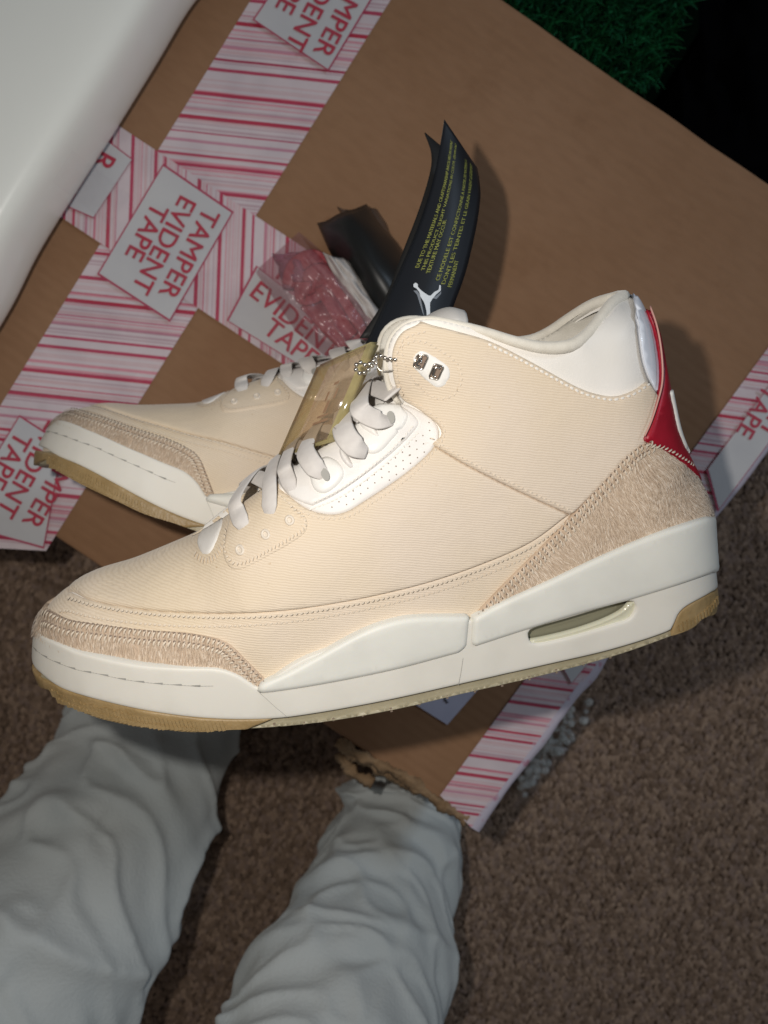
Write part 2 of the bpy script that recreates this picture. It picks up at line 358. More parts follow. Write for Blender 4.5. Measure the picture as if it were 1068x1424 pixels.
UPB = np.roll(UP, -1, 0); _ar = np.sum(UP[:, 0] * UPB[:, 1] - UPB[:, 0] * UP[:, 1])
def pull_in(Q, dd=.0009, UP=UP):
    UPB = np.roll(UP, -1, 0); _ar = np.sum(UP[:, 0] * UPB[:, 1] - UPB[:, 0] * UP[:, 1])
    d, i, t = seg_dist(Q, UP, UPB); m = (d < dd) | ~inside(Q, UP)
    T = (UPB - UP)[i]; T = T / (np.linalg.norm(T, axis=1)[:, None] + 1e-12); Nn = np.stack([-T[:, 1], T[:, 0]], 1) * (1 if _ar > 0 else -1)
    Cc = UP[i] + (UPB - UP)[i] * t[:, None]
    Q2 = Q.copy(); Q2[m] = (Cc + Nn * dd)[m]; return Q2
def normals(Q, Wf, e=2.5e-4):
    Q = pull_in(Q) if Wf is not W_so else pull_in(Q, .0009, SO)
    gx = (Wf(Q + [e, 0]) - Wf(Q - [e, 0])) / (2 * e); gz = (Wf(Q + [0, e]) - Wf(Q - [0, e])) / (2 * e)
    N = np.stack([-gx, np.ones(len(Q)), -gz], 1)
    return N / np.linalg.norm(N, axis=1)[:, None]
def surf(Q, Wf, off):
    """points of the visible (-y) flank"""
    w = Wf(Q); N = normals(Q, W_up_s if Wf is W_up else Wf); off = np.broadcast_to(off, (len(Q),))
    V = np.stack([Q[:, 0] + N[:, 0] * off, w + N[:, 1] * off, Q[:, 1] + N[:, 2] * off], 1)
    V[w < 6e-5, 1] = 0
    V[:, 1] = np.maximum(V[:, 1], 0); V[:, 1] *= -1
    return V, N * [1, -1, 1]

def panel(name, poly, off, mat, Wf=None, clip=None, spacing=.003, bevel=.0012, skirt=.002, holes=(), wrap=True, parent=None, sil=True, to_mid=False, wob=0, puff=None, side='both', rings=True):
    """a shell that follows the shoe's flank inside `poly` (x,z); both flanks in one piece when it wraps round toe, heel or sole"""
    Wf = Wf or W_up; clip = UP if clip is None else clip
    poly = resample(poly, spacing * .6, True)
    holes = [resample(h, spacing * .6, True) for h in holes]
    pts = [poly]; edges = []; n0 = 0
    def addloop(L):
        nonlocal n0
        n = len(L); edges.extend([(n0 + i, n0 + (i + 1) % n) for i in range(n)]); n0 += n
    addloop(poly)
    for h in holes: pts.append(h); addloop(h)
    cl = resample(clip, spacing * .7, True); m = inside(cl, poly)
    near = np.array([m[i] or m[(i + 1) % len(cl)] or m[i - 1] for i in range(len(cl))])
    if near.any():
        pts.append(cl); addloop(cl)
    lo, hi = poly.min(0), poly.max(0)
    gx, gy = np.meshgrid(np.arange(lo[0], hi[0], spacing), np.arange(lo[1], hi[1], spacing * .9))
    gx = gx + (np.arange(gx.shape[0])[:, None] % 2) * spacing / 2
    G = np.stack([gx.ravel(), gy.ravel()], 1)
    allb = [poly] + list(holes)
    A = np.vstack(allb); B = np.vstack([np.roll(b, -1, 0) for b in allb])
    G = G[inside(G, poly)]
    if len(G): G = G[seg_dist(G, A, B)[0] > max(bevel * 1.2, spacing * .35)]
    extra = [G]
    if rings:
        for L in allb:
            T = np.roll(L, -1, 0) - np.roll(L, 1, 0); T /= np.linalg.norm(T, axis=1)[:, None] + 1e-12; Nn = np.stack([-T[:, 1], T[:, 0]], 1)
            for s in (1, -1):
                for dd in (bevel * .35, bevel):
                    q = L + Nn * s * dd; q = q[inside(q, poly)]
                    if len(q): extra.append(q[seg_dist(q, A, B)[0] > dd * .9])
    if sil and near.any():
        T = np.roll(cl, -1, 0) - np.roll(cl, 1, 0); T /= np.linalg.norm(T, axis=1)[:, None] + 1e-12; Nn = np.stack([-T[:, 1], T[:, 0]], 1)
        CA, CB = cl, np.roll(cl, -1, 0)
        for s in (1, -1):
            for dd in (.00006, .00025, .0006, .0012, .0021):
                q = cl + Nn * s * dd; q = q[inside(q, poly) & inside(q, cl)]
                if len(q):
                    q = q[seg_dist(q, CA, CB)[0] > dd * .9]
                    if len(q): q = q[seg_dist(q, A, B)[0] > bevel * .3]
                    extra.append(q)
    E = np.vstack([e for e in extra if len(e)])
    for h in holes: E = E[~inside(E, h)]
    if near.any(): E = E[inside(E, cl)]
    allp = np.vstack(pts + [E])
    V2, _, F, *_r = delaunay_2d_cdt([Vector(p) for p in allp], edges, [], 0, 1e-7, False)
    Q = np.array([tuple(v) for v in V2]); F = np.array([list(f) for f in F])
    c = Q[F].mean(1); keep = inside(c, poly)
    if near.any(): keep &= inside(c, cl)
    for h in holes: keep &= ~inside(c, h)
    F = F[keep]; used = np.unique(F); mp = -np.ones(len(Q), int); mp[used] = np.arange(len(used)); Q = Q[used]; F = mp[F]
    a2 = np.cross(Q[F[:, 1]] - Q[F[:, 0]], Q[F[:, 2]] - Q[F[:, 0]]); F[a2 < 0] = F[a2 < 0][:, ::-1]
    F = F[np.abs(a2) > 1e-12]
    db = seg_dist(Q, A, B)[0]
    if near.any():
        dcl = seg_dist(Q, cl, np.roll(cl, -1, 0))[0]
    prof = np.sqrt(np.clip(1 - (1 - np.clip(db / bevel, 0, 1)) ** 2, 0, 1))
    o_ = off * (.25 + .75 * prof)
    if puff: o_ = o_ + puff[0] * g(db / puff[1])
    if wob: o_ = o_ + wob * (vnoise(Q[:, 0] * 90, Q[:, 1] * 90, 3) - .5)
    V, N = surf(Q, Wf, o_)
    n = len(V)
    cnt = {}
    for f in F:
        for i in range(3):
            a, b = f[i], f[(i + 1) % 3]; kx = (min(a, b), max(a, b)); cnt.setdefault(kx, []).append((a, b))
    be = [v[0] for v in cnt.values() if len(v) == 1]
    def build(sgn):
        Vs = V * [1, sgn, 1]; Vl = [Vs]; Fl = [F if sgn > 0 else F[:, ::-1]]
        bs = sorted({i for e in be for i in e}); bi = {b: n + k for k, b in enumerate(bs)}
        Vb = Vs[bs].copy()
        if to_mid: Vb[:, 1] = 0
        else: Vb = Vb - (N[bs] * [1, sgn, 1]) * (skirt + o_[bs])[:, None]; Vb[:, 1] = np.where(np.abs(V[bs, 1]) < 1e-6, 0, Vb[:, 1])
        q = []
        for a, b in be:
            if abs(V[a, 1]) < 1e-6 and abs(V[b, 1]) < 1e-6: continue
            qq = (b, a, bi[a], bi[b]); q.append(qq if sgn > 0 else qq[::-1])
        return np.vstack([Vs, Vb]), [tuple(f) for f in Fl[0]] + q
    obs = []
    if wrap:
        V1, F1 = build(1); V2_, F2 = build(-1); k0 = len(V1)
        o = mesh(name, np.vstack([V1, V2_]), F1 + [tuple(i + k0 for i in f) for f in F2], mat, parent or shoe)
        bm = bmesh.new(); bm.from_mesh(o.data); bmesh.ops.remove_doubles(bm, verts=[v for v in bm.verts if abs(v.co.y) < 1e-6], dist=2e-5); bm.to_mesh(o.data); bm.free()
        obs.append(o)
    else:
        V1, F1 = build(1); o = mesh(name, V1, F1, mat, parent or shoe); obs.append(o)
        if side == 'both':
            o2 = bpy.data.objects.new(name, o.data); COL.objects.link(o2); o2.parent = parent or shoe; o2.scale = (1, -1, 1); obs.append(o2)
    return obs
def pts_local(segs, Wf=None, off=0):
    """photo outline (list of smoothed runs) -> shoe coordinates"""
    out = []
    for s in segs: out += [tuple(p) for p in (spline(s, 5) if len(s) > 2 else s)]
    return unproj(out, W_up_s if Wf is None else Wf, off)

UPS = lambda Q: W_up_s(Q)
# ---- base of the upper: white leather body, lining inside
vm = W_up
body = panel('upper', UP, 0.0, M['white_leather'], W_up, UP, spacing=.0035, bevel=.0002, skirt=.004, rings=False)
inner_poly = np.vstack([tL, on_plane([(880, 470), (905, 560), (930, 640), (900, 760), (650, 780), (520, 660), (560, 600)], 0)])
panel('lining', inner_poly, 0.0, M['lining'], (lambda Q: W_up(Q) * .72), UP, spacing=.0035, bevel=.0002, skirt=0, rings=False)

# ---- canvas panels
fox = [(95, 822), (130, 836), (200, 848), (290, 853), (380, 850), (450, 841), (520, 828), (600, 808), (680, 780), (740, 752), (790, 715)]
seam = [(600, 618), (640, 642), (690, 668), (740, 692), (793, 716)]
eyestay = [(394, 684), (425, 707), (455, 716), (480, 713), (506, 698), (560, 662), (600, 627), (611, 603), (602, 584), (573, 566), (553, 559)]
collar_line = [(600, 452), (640, 462), (682, 475), (730, 499), (779, 526), (806, 540), (830, 548), (855, 551), (880, 543), (897, 531)]
lower = pts_local([fox, [(790, 715), (900, 800)], [(900, 800), (900, 900), (60, 1000), (30, 850)], [(30, 850), (60, 815), (95, 822)]])
panel('side_canvas', lower, .0008, M['canvas'])
big = pts_local([[(20, 830), (95, 822)][::-1][1:] + fox, seam[::-1], [(600, 618), (611, 603)], eyestay[::-1][1:], [(394, 684), (330, 700), (200, 700), (20, 780)]])
vampp = pts_local([[(60, 836)] + fox, seam[::-1], [(600, 618), (611, 603)], [(611, 603), (600, 627), (560, 662), (506, 698), (480, 713), (455, 716), (425, 707), (394, 684)], [(385, 668), (330, 690)], [(330, 690), (260, 720), (100, 740), (20, 800)]])
throat_c = np.array([(283, 774), (277, 757), (283, 738), (300, 722), (318, 716), (314, 732), (306, 755), (296, 773)])
panel('vamp_canvas', vampp, .0017, M['canvas'], spacing=.0026)
anklep = pts_local([seam, [(793, 716), (840, 670), (900, 610)], [(915, 560), (897, 531)], collar_line[::-1], [(600, 452), (585, 447)], [(580, 452), (560, 462), (548, 482), (546, 505), (550, 530), (562, 552), (590, 575), (608, 590), (614, 605), (600, 618)]])
panel('ankle_canvas', anklep, .0026, M['canvas'], spacing=.0026, wrap=False)
# white binding at the flap edge = collar roll
def tube(name, pts, rad, mat, parent, seg=10, closed=False, kind=None):
    pts = [Vector(p) for p in pts]; n = len(pts); rad = [rad] * n if np.isscalar(rad) else rad
    V = []; F = []; prev = None
    for i, p in enumerate(pts):
        t = (pts[(i + 1) % n] if (closed or i < n - 1) else p) - (pts[i - 1] if (closed or i > 0) else p); t.normalize()
        a = prev - t * prev.dot(t) if prev is not None else t.orthogonal(); a.normalize(); b = t.cross(a); prev = a
        for k in range(seg):
            th = 2 * math.pi * k / seg; V.append(p + (a * math.cos(th) + b * math.sin(th)) * rad[i])
    for i in range(n if closed else n - 1):
        j = (i + 1) % n
        for k in range(seg): F.append((i * seg + k, i * seg + (k + 1) % seg, j * seg + (k + 1) % seg, j * seg + k))
    if not closed: F += [tuple(range(seg))[::-1], tuple((n - 1) * seg + k for k in range(seg))]
    return mesh(name, V, F, mat, parent, kind=kind)
rimL = resample(np.column_stack([tL, tW]), .003)
near_side = [(p[0], -(p[2] - .0022), p[1]) for p in rimL]
far_side = [(p[0], (p[2] - .0022), p[1]) for p in rimL[::-1]]
near_side = [(p[0], p[1] , p[2]) for p in near_side]; rim = near_side + far_side
rr = []
for p in rim:
    t = (p[0] - rimL[:, 0].min()) / (rimL[:, 0].max() - rimL[:, 0].min()); rr.append(.0012 + .0015 * max(0, min(1, (t - .15) / .5)))
tube('collar_rim', rim, rr, M['lining'], shoe, 12)

# ---- toe and heel guards in haired suede
mid_toe_top = [(44, 868), (60, 884), (90, 899), (117, 909), (186, 924), (252, 929), (300, 930), (328, 938), (345, 948), (358, 957)]
tg_top = [(40, 838), (66, 845), (99, 862), (148, 870), (203, 876), (255, 879), (290, 884), (318, 893), (342, 915), (363, 936), (371, 943)]
tg = pts_local([tg_top, [(371, 943), (372, 958)], (np.array(mid_toe_top[::-1]) + [0, 9]).tolist(), [(30, 880), (30, 838)]])
panel('toe_guard', tg, .0024, M['suede_base'], bevel=.0018)
hg_edge = [(655, 857), (690, 820), (724, 786), (775, 735), (808, 698), (842, 661), (876, 624), (899, 610)]
heel_top = [(655, 857), (700, 835), (760, 808), (830, 775), (900, 745), (960, 725), (1010, 708)]
hg = pts_local([hg_edge, [(899, 610), (923, 616), (957, 642), (977, 664), (1020, 690)], [(1020, 690), (1020, 715)], (np.array(heel_top[::-1]) + [0, 10]).tolist()])
panel('heel_guard', hg, .0030, M['suede_base'], bevel=.0018)

def fur(name, poly, n, direction, length, off, mat, parent=None, width=.00016, spread=.35, keep=None):
    lo, hi = poly.min(0), poly.max(0); Q = rng.uniform(lo, hi, (n, 2)); Q = Q[inside(Q, poly) & inside(Q, UP)]
    # clumping
    ang = np.arctan2(direction[1], direction[0]) + (vnoise(Q[:, 0] * 110, Q[:, 1] * 110, 5) - .5) * spread * 2.8 + rng.normal(0, spread * .35, len(Q))
    L = length * rng.uniform(.5, 1.3, len(Q)); T = Q + np.stack([np.cos(ang), np.sin(ang)], 1) * L[:, None]; kp = inside(T, poly) & inside(T, UP) & (seg_dist(T, UP, np.roll(UP, -1, 0))[0] > .0008); Q, T, ang = Q[kp], T[kp], ang[kp]; Mi = (Q + T) / 2
    side = np.stack([-np.sin(ang), np.cos(ang)], 1) * width * rng.uniform(.6, 1.5, len(Q))[:, None]
    V0, _ = surf(Q - side, W_up, off); V1, _ = surf(Q + side, W_up, off); V2, _ = surf(Mi + side, W_up, off + .0007); V3, _ = surf(Mi - side, W_up, off + .0007)
    V4, _ = surf(T, W_up, off + rng.uniform(.0001, .0011, len(Q)))
    m = len(Q); V = np.vstack([V0, V1, V2, V3, V4]); F = []
    i = np.arange(m)
    F += [tuple(x) for x in np.stack([i, i + m, i + 2 * m, i + 3 * m], 1)] + [tuple(x) for x in np.stack([i + 3 * m, i + 2 * m, i + 4 * m], 1)]
    k = len(V); V = np.vstack([V, V * [1, -1, 1]]); F = F + [tuple(a + k for a in f) for f in F]
    return mesh(name, V, F, mat, parent or shoe, kind='stuff')
dr = lambda a: (math.cos(R(a)), math.sin(R(a)))
fur('hair', tg, 15000, dr(-92), .0042, .0022, M['suede'], width=.00013)
fur('hair', hg, 26000, dr(-72), .0062, .0028, M['suede'], width=.00014)

# ---- stitching
def stitches(name, path_px, mats, off, gap, length, width, turn=0, shift=0.0, Wf=None, loc=None, hgt=.00035, jitter=.12):
    L = loc if loc is not None else unproj(spline(path_px, 6), W_up_s, off)
    L = np.array(L); A = resample(L, gap)
    T = np.gradient(A, axis=0); T /= np.linalg.norm(T, axis=1)[:, None] + 1e-12; Nn = np.stack([-T[:, 1], T[:, 0]], 1)
    A = A + Nn * shift
    kp = inside(A, UP) & (seg_dist(A, UP, np.roll(UP, -1, 0))[0] > .0032); A, T, Nn = A[kp], T[kp], Nn[kp]
    th = R(turn) + rng.normal(0, jitter, len(A)); D = T * np.cos(th)[:, None] + Nn * np.sin(th)[:, None]; E = np.stack([-D[:, 1], D[:, 0]], 1)
    ln = length * rng.uniform(.85, 1.15, len(A))[:, None] / 2
    rows = []
    for a, b, o in ((-1, 0, 0), (-.6, -1, .6), (-.6, 1, .6), (0, -1, 1), (0, 1, 1), (.6, -1, .6), (.6, 1, .6), (1, 0, 0)):
        v, _ = surf(A + D * a * ln + E * b * width / 2, Wf or W_up, off + hgt * o); rows.append(v)
    m = len(A); V = np.vstack(rows); i = np.arange(m); F = []
    for f in ((0, 1, 2), (1, 3, 4, 2), (3, 5, 6, 4), (5, 7, 6)): F += [tuple(x) for x in np.stack([i + j * m for j in f], 1)]
    k = len(V); V = np.vstack([V, V * [1, -1, 1]]); F = F + [tuple(a + k for a in f) for f in F]
    return mesh(name, V, F, mats, shoe, kind='stuff')
foxc = fox[0:]
for s in (-.0022, -.0052):
    stitches('stitching', foxc, M['stitch'], .0019 if s > -.003 else .0011, .0021, .0016, .0007, 20, s)
    stitches('stitch_holes', foxc, M['stitch_hole'], .0017 if s > -.003 else .0009, .0021, .0007, .0004, 20, s + .0001, hgt=.0003)
stitches('stitching', seam[:], M['stitch'], .0028, .0022, .0015, .0006, 15, .0016)
cl2 = [(p[0], p[1] + 3) for p in collar_line[2:]]
stitches('stitching', cl2, M['stitch_white'], .0028, .0024, .0017, .0009, 0, -.0006)
stitches('stitching', [(590, 462), (566, 470), (556, 486), (554, 505), (558, 528), (568, 548), (596, 571), (614, 588), (620, 603), (612, 622)], M['stitch'], .0028, .0022, .0015, .0006, 12, 0)
stitches('stitching', [(611, 622), (570, 664), (514, 703), (484, 720), (452, 723), (420, 714), (392, 694)], M['stitch'], .0018, .0021, .0014, .0006, 40, 0)
for s, hs in ((-.0016, 0), (-.0046, 0)):
    stitches('stitching', tg_top, M['stitch'], .0030, .0021, .0026, .0007, 62, s - .0010, hgt=.0007)
    stitches('stitch_holes', tg_top, M['stitch_hole'], .0028, .0021, .0012, .0006, 25, s, hgt=.0008)
    stitches('stitching', hg_edge, M['stitch'], .0036, .0024, .0030, .0007, 62, s - .0010, hgt=.0008)
    stitches('stitch_holes', hg_edge, M['stitch_hole'], .0034, .0024, .0014, .0007, 25, s, hgt=.0009)
stitches('stitching', [(899, 614), (923, 621), (955, 646), (975, 668)], M['stitch'], .0044, .0024, .0024, .0007, 40, -.002)

# ---- throat, eyestay, eyelets
eyep = pts_local([eyestay, [(553, 559), (524, 562), (500, 572)], [(500, 560), (430, 620), (380, 660)], [(380, 660), (386, 690), (394, 696)]])
panel('lace_panel', eyep, .0012, M['perf_leather'], wrap=False)
# inner raised strip of the eyestay (edge line running along the lace row)
strip = pts_local([[(436, 705), (470, 688), (510, 660), (550, 628), (578, 600)], [(578, 600), (584, 588), (572, 573), (553, 562)], [(553, 558), (520, 560), (440, 630), (385, 668)], [(385, 668), (400, 688), (420, 700), (436, 705)]])
panel('lace_strip', strip, .0024, M['perf_leather'], wrap=False)
stitches('stitching', [(440, 700), (473, 683), (512, 655), (550, 622), (574, 597)], M['stitch_white'], .0026, .0019, .0013, .0006, 0, -.0005)
stitches('stitching', [(432, 708), (472, 691), (514, 662), (553, 629), (580, 603)], M['stitch_white'], .0014, .0019, .0013, .0006, 0, -.0007)
# perforations
pl = []
E1, E2 = eyep, strip
lo, hi = eyep.min(0), eyep.max(0)
ca, sa = math.cos(R(22)), math.sin(R(22))
for i in range(-30, 60):
    for j in range(-30, 40):
        x = lo[0] + (i * .0036 + (j % 2) * .0018) * ca - j * .0026 * sa; z = lo[1] + (i * .0036 + (j % 2) * .0018) * sa + j * .0026 * ca
        pl.append((x, z))
pl = np.array(pl); ok = inside(pl, E1) & ~inside(pl, E2); d = seg_dist(pl, np.vstack([E1, E2]), np.vstack([np.roll(E1, -1, 0), np.roll(E2, -1, 0)]))[0]
pl = pl[ok & (d > .0016)]
def dots(name, C, r, off, mat, n=7):
    V = []; F = []
    for c in C:
        q = np.array([(c[0] + r * math.cos(2 * math.pi * k / n), c[1] + r * math.sin(2 * math.pi * k / n)) for k in range(n)])
        v, _ = surf(q, W_up, off); k0 = len(V); V += list(v); F.append(tuple(range(k0, k0 + n)))
    k = len(V); V = V + [(a[0], -a[1], a[2]) for a in V]; F = F + [tuple(a + k for a in f) for f in F]
    return mesh(name, V, F, mat, shoe, smooth=False, kind='stuff')
dots('perforations', pl, .00028, .00135, M['stitch_hole'])
# eyelet patch
patch = pts_local([[(394, 690), (411, 706), (429, 722), (427, 741), (405, 758), (381, 772), (350, 789), (330, 795), (318, 786), (313, 768), (318, 742), (322, 722)], [(322, 722), (345, 700), (370, 684), (394, 690)]])
panel('eyelet_patch', patch, .0022, M['canvas'], wrap=False, spacing=.0022)
stitches('stitching', [(326, 722), (319, 744), (317, 768), (322, 782), (332, 789), (350, 784), (380, 767), (404, 753), (424, 738), (424, 724), (408, 710)], M['stitch'], .0028, .0017, .0015, .0006, 55, 0)
def ring(name, c_px, r, off, mat, r2=.0008, hole=True, parent=None):
    c = unproj([c_px], W_up_s, off)[0]
    q = np.array([(c[0] + r * math.cos(a), c[1] + r * math.sin(a)) for a in np.linspace(0, 2 * math.pi, 21)[:-1]])
    for s in (1, -1):
        v, _ = surf(q, W_up, off); v = v * [1, s, 1]
        o = tube(name, v, r2, mat, parent or shoe, 8, closed=True)
        if hole:
            v2, _ = surf(np.array([c]), W_up, off); cc = v2[0] * [1, s, 1]
            V = [cc] + list(v); mesh('eyelet_hole', V, [(0, 1 + i, 1 + (i + 1) % 20) for i in range(20)], hole if hole is not True else M['stitch_hole'], o)
    return c
for c in ((337, 769), (372, 747), (405, 727)):
    ring('eyelet', c, .0014, .0022, M['eyelet'], .0007, M['eyelet'])
# throat opening patch
th = pts_local([[(283, 774), (277, 757), (283, 738), (300, 724)], [(300, 724), (312, 718), (314, 732), (306, 755), (296, 773), (283, 774)]])
panel('tongue_base', th, .0022, M['heel_plastic'] if False else M['white_leather'], wrap=False, spacing=.002)
stitches('stitching', [(276, 742), (269, 758), (275, 776), (288, 784), (303, 778), (312, 764)], M['stitch'], .0020, .0016, .0022, .0006, 80, 0)

# ---- tongue: a padded strap under the laces, from vamp up to above the flap
def ribbon(name, C, N, Wd, th, mat, parent, seg=4, kind=None):
    """flat strap: centre points C, face normals N, half widths Wd, thickness th"""
    V = []; F = []; n = len(C)
    prof = [(-1, 0), (-.85, .5), (0, .62), (.85, .5), (1, 0), (.85, -.5), (0, -.5), (-.85, -.5)]
    for i in range(n):
        t = Vector(C[min(i + 1, n - 1)]) - Vector(C[max(i - 1, 0)]); t.normalize(); nn = Vector(N[i]); nn = (nn - t * nn.dot(t)).normalized(); b = t.cross(nn)
        for a, c in prof: V.append(Vector(C[i]) + b * a * Wd[i] + nn * c * th)
    m = len(prof)
    for i in range(n - 1):
        for k in range(m): F.append((i * m + k, i * m + (k + 1) % m, (i + 1) * m + (k + 1) % m, (i + 1) * m + k))
    F += [tuple(range(m))[::-1], tuple((n - 1) * m + k for k in range(m))]
    return mesh(name, V, F, mat, parent, kind=kind)
tl_px = [(300, 742), (345, 706), (400, 665), (460, 615), (510, 575), (540, 540), (556, 505), (575, 470), (598, 448), (622, 437), (640, 440)]
tl = on_plane(spline(tl_px, 5), 0)
Cc = [(q[0], 0, q[1]) for q in tl]; T = np.gradient(tl, axis=0); Nn = [(-t[1], 0, t[0]) for t in T]
hw = np.interp(np.linspace(0, 1, len(tl)), [0, .2, .5, .8, 1], [.009, .017, .022, .030, .029])
# bow the tongue across its width
V = []; F = []
for i, c in enumerate(Cc):
    nn = Vector(Nn[i]).normalized()
    for face in (1, -1):
        for k in range(9):
            s = (k - 4) / 4 * face; V.append(Vector(c) + Vector((0, 1, 0)) * s * hw[i] + nn * (-.006 * s * s + face * .003 * (1 - s ** 4)))
for i in range(len(Cc) - 1):
    for k in range(18): F.append((i * 18 + k, i * 18 + (k + 1) % 18, (i + 1) * 18 + (k + 1) % 18, (i + 1) * 18 + k))
F += [tuple(range(18))[::-1], tuple((len(Cc) - 1) * 18 + k for k in range(18))]
mesh('tongue', V, F, M['white_leather'], shoe)

# moulded lace holders on the eyestay
def blob_panel(name, px, off, mat, puff=(.0012, .005)):
    return panel(name, pts_local([px + [px[0]]], off=off), off, mat, wrap=False, bevel=.0016, spacing=.002, puff=puff)
blob_panel('lace_loop', [(432, 660), (437, 684), (452, 692), (470, 682), (482, 664), (474, 646), (455, 640)], .0030, M['lace_plastic'])
blob_panel('lace_loop', [(496, 600), (502, 622), (514, 636), (530, 634), (548, 616), (566, 596), (572, 582), (560, 570), (540, 567), (515, 575)], .0030, M['lace_plastic'])
for c in ((458, 669), (545, 592)):
    cc = unproj([c], W_up_s, .005)[0]
    q = np.array([(cc[0] + .0016 * math.cos(a), cc[1] + .0022 * math.sin(a)) for a in np.linspace(0, 2 * math.pi, 13)[:-1]])
    for s in (1, -1):
        v, _ = surf(q, W_up, .0054); mesh('eyelet_hole', v * [1, s, 1], [tuple(range(12))], M['groove'], shoe)
blob_panel('eyestay_tab', [(478, 622), (476, 642), (490, 658), (494, 652), (486, 634), (486, 622)], .0046, M['perf_leather'], (.0003, .002))
blob_panel('eyestay_tab', [(504, 592), (508, 606), (530, 618), (528, 606), (518, 594), (508, 590)], .0050, M['perf_leather'], (.0003, .002))

# ---- laces: each crosses the throat from flank to flank
runs = [([(343, 743), (340, 732), (337, 721), (336, 710)], [.0008, .0034, .0042, .0050], .0040),
        ([(375, 725), (379, 711), (382, 696), (384, 679)], [.0008, .0032, .0042, .0050], .0038),
        ([(408, 690), (407, 680), (405, 670), (404, 662)], [.0016, .0034, .0046, .0050], .0036),
        ([(457, 668), (447, 662), (440, 652), (437, 641)], [.0034, .0064, .0070, .0068], .0044),
        ([(512, 636), (500, 632), (491, 621), (488, 606)], [.0034, .0076, .0082, .0072], .0048),
        ([(545, 594), (530, 598), (517, 593), (510, 583)], [.0040, .0076, .0078, .0070], .0044)]
rl = []
for px, of, hw_ in runs:
    L = unproj(px, W_up_s, .004); v, nv = surf(L, W_up, np.array(of)); rl.append((v, nv, hw_))
edge_dir = Vector((rl[-1][0][-1][0] - rl[0][0][-1][0], 0, rl[-1][0][-1][2] - rl[0][0][-1][2])).normalized()
upv = Vector((-edge_dir.z, 0, edge_dir.x))
for i, (v, nv, hw_) in enumerate(rl):
    nxt = rl[i + 1][0][-1] if i + 1 < len(rl) else rl[i][0][-1] + np.array(edge_dir) * .014
    for s in (1, -1):
        e = Vector(v[-1]); f = Vector((nxt[0], -nxt[1], nxt[2])); lift = .0022 if s > 0 else .0012
        q1 = e.lerp(f, .28) + upv * lift; q2 = e.lerp(f, .55) + upv * (lift + .0005); q3 = e.lerp(f, .82) + upv * (lift - .0030); q4 = f + Vector((0, .001, 0)) - upv * .0045
        C = [Vector(a) for a in v] + [q1, q2, q3, q4]; N = [Vector(a) for a in nv] + [(Vector(nv[-1]) + upv * 1.5).normalized(), upv, upv, upv]
        CN = np.array(spline([list(c) + list(n) for c, n in zip(C, N)], 7)); CN[:, 1] *= s; CN[:, 4] *= s
        for _ in range(3): CN[1:-1] = (CN[:-2] + 2 * CN[1:-1] + CN[2:]) / 4
        n = len(CN); wd = [hw_ * (.55 + .45 * min(1, k / 7)) for k in range(n)]
        ribbon('lace', CN[:, :3], CN[:, 3:], wd, .0009, M['lace'], shoe)

# ---- lace lock window on the ankle flap
lock = pts_local([[(574, 492), (588, 486), (611, 498), (626, 510), (628, 524), (621, 537), (608, 539), (591, 525), (575, 510)], [(575, 510), (574, 492)]], off=.003)
panel('lock_plate', lock, .0030, M['lace_plastic'], wrap=False, spacing=.002, bevel=.001)
stitches('stitching', [(562, 480), (580, 474), (604, 482), (636, 506), (642, 530), (632, 550), (606, 552), (578, 526), (564, 504), (561, 484)], M['stitch'], .0027, .0022, .0015, .0006, 30, 0)
for (u, v) in ((586, 501), (608, 516)):
    c = unproj([(u, v)], W_up_s, .003)[0]
    def rrect(hx, hz, n=5, r=.0012, rot=R(-34), o=0.0):
        out = []
        for cx, cz, a0 in ((hx - r, hz - r, 0), (-hx + r, hz - r, 90), (-hx + r, -hz + r, 180), (hx - r, -hz + r, 270)):
            for k in range(n):
                a = R(a0 + 90 * k / (n - 1)); x = cx + r * math.cos(a); z = cz + r * math.sin(a)
                out.append((c[0] + x * math.cos(rot) - z * math.sin(rot), c[1] + x * math.sin(rot) + z * math.cos(rot)))
        return np.array(out)
    for s in (1, -1):
        q = rrect(.0020, .0026, r=.0009); v1, _ = surf(q, W_up, .0034)
        o = tube('lock_slot', v1 * [1, s, 1], .0004, M['metal'], shoe, 8, closed=True)
        v2, _ = surf(rrect(.0020, .0026, r=.0009), W_up, .00325); mesh('slot_opening', v2 * [1, s, 1], [tuple(range(20))], M['stitch_hole'], o, smooth=False)
        q = rrect(.0010, .0016, r=.0006); v3, _ = surf(q, W_up, .0036); v3 = (v3 * [1, s, 1])[2:17]
        tube('lock_spring', v3, .00055, M['metal'], shoe, 8)

# ---- red heel tab, white crescent, piping
crescent = pts_local([[(879, 412), (882, 440), (885, 470), (890, 503), (898, 527), (908, 548)], [(908, 545), (935, 560), (935, 480), (900, 410), (879, 414)]])
panel('heel_crescent', crescent, .0020, M['heel_plastic'], bevel=.0007, skirt=-.002)
tabp = pts_local([[(897, 436), (907, 462), (914, 500), (915, 535), (909, 565), (902, 590), (893, 614)], [(893, 614), (925, 635), (955, 660)], [(985, 690), (975, 580), (925, 430)]], off=.004)
panel('heel_tab', tabp, .0044, M['red'], bevel=.0014, skirt=-.003)
pp = unproj(spline([(897, 434), (906, 462), (912, 500), (913, 535), (907, 565), (900, 590), (893, 608)], 6), W_up_s, .005)
for s in (1, -1):
    v, _ = surf(pp, W_up, .0046); tube('tab_piping', v * [1, s, 1], .0004, M['red_edge'], shoe, 6)
emb = pts_local([[(921, 546), (927, 572), (933, 600), (942, 624), (951, 640)], [(951, 640), (962, 640), (945, 590), (932, 546)]], off=.004)
panel('heel_emblem', emb, .0052, M['white_leather'], bevel=.0008)

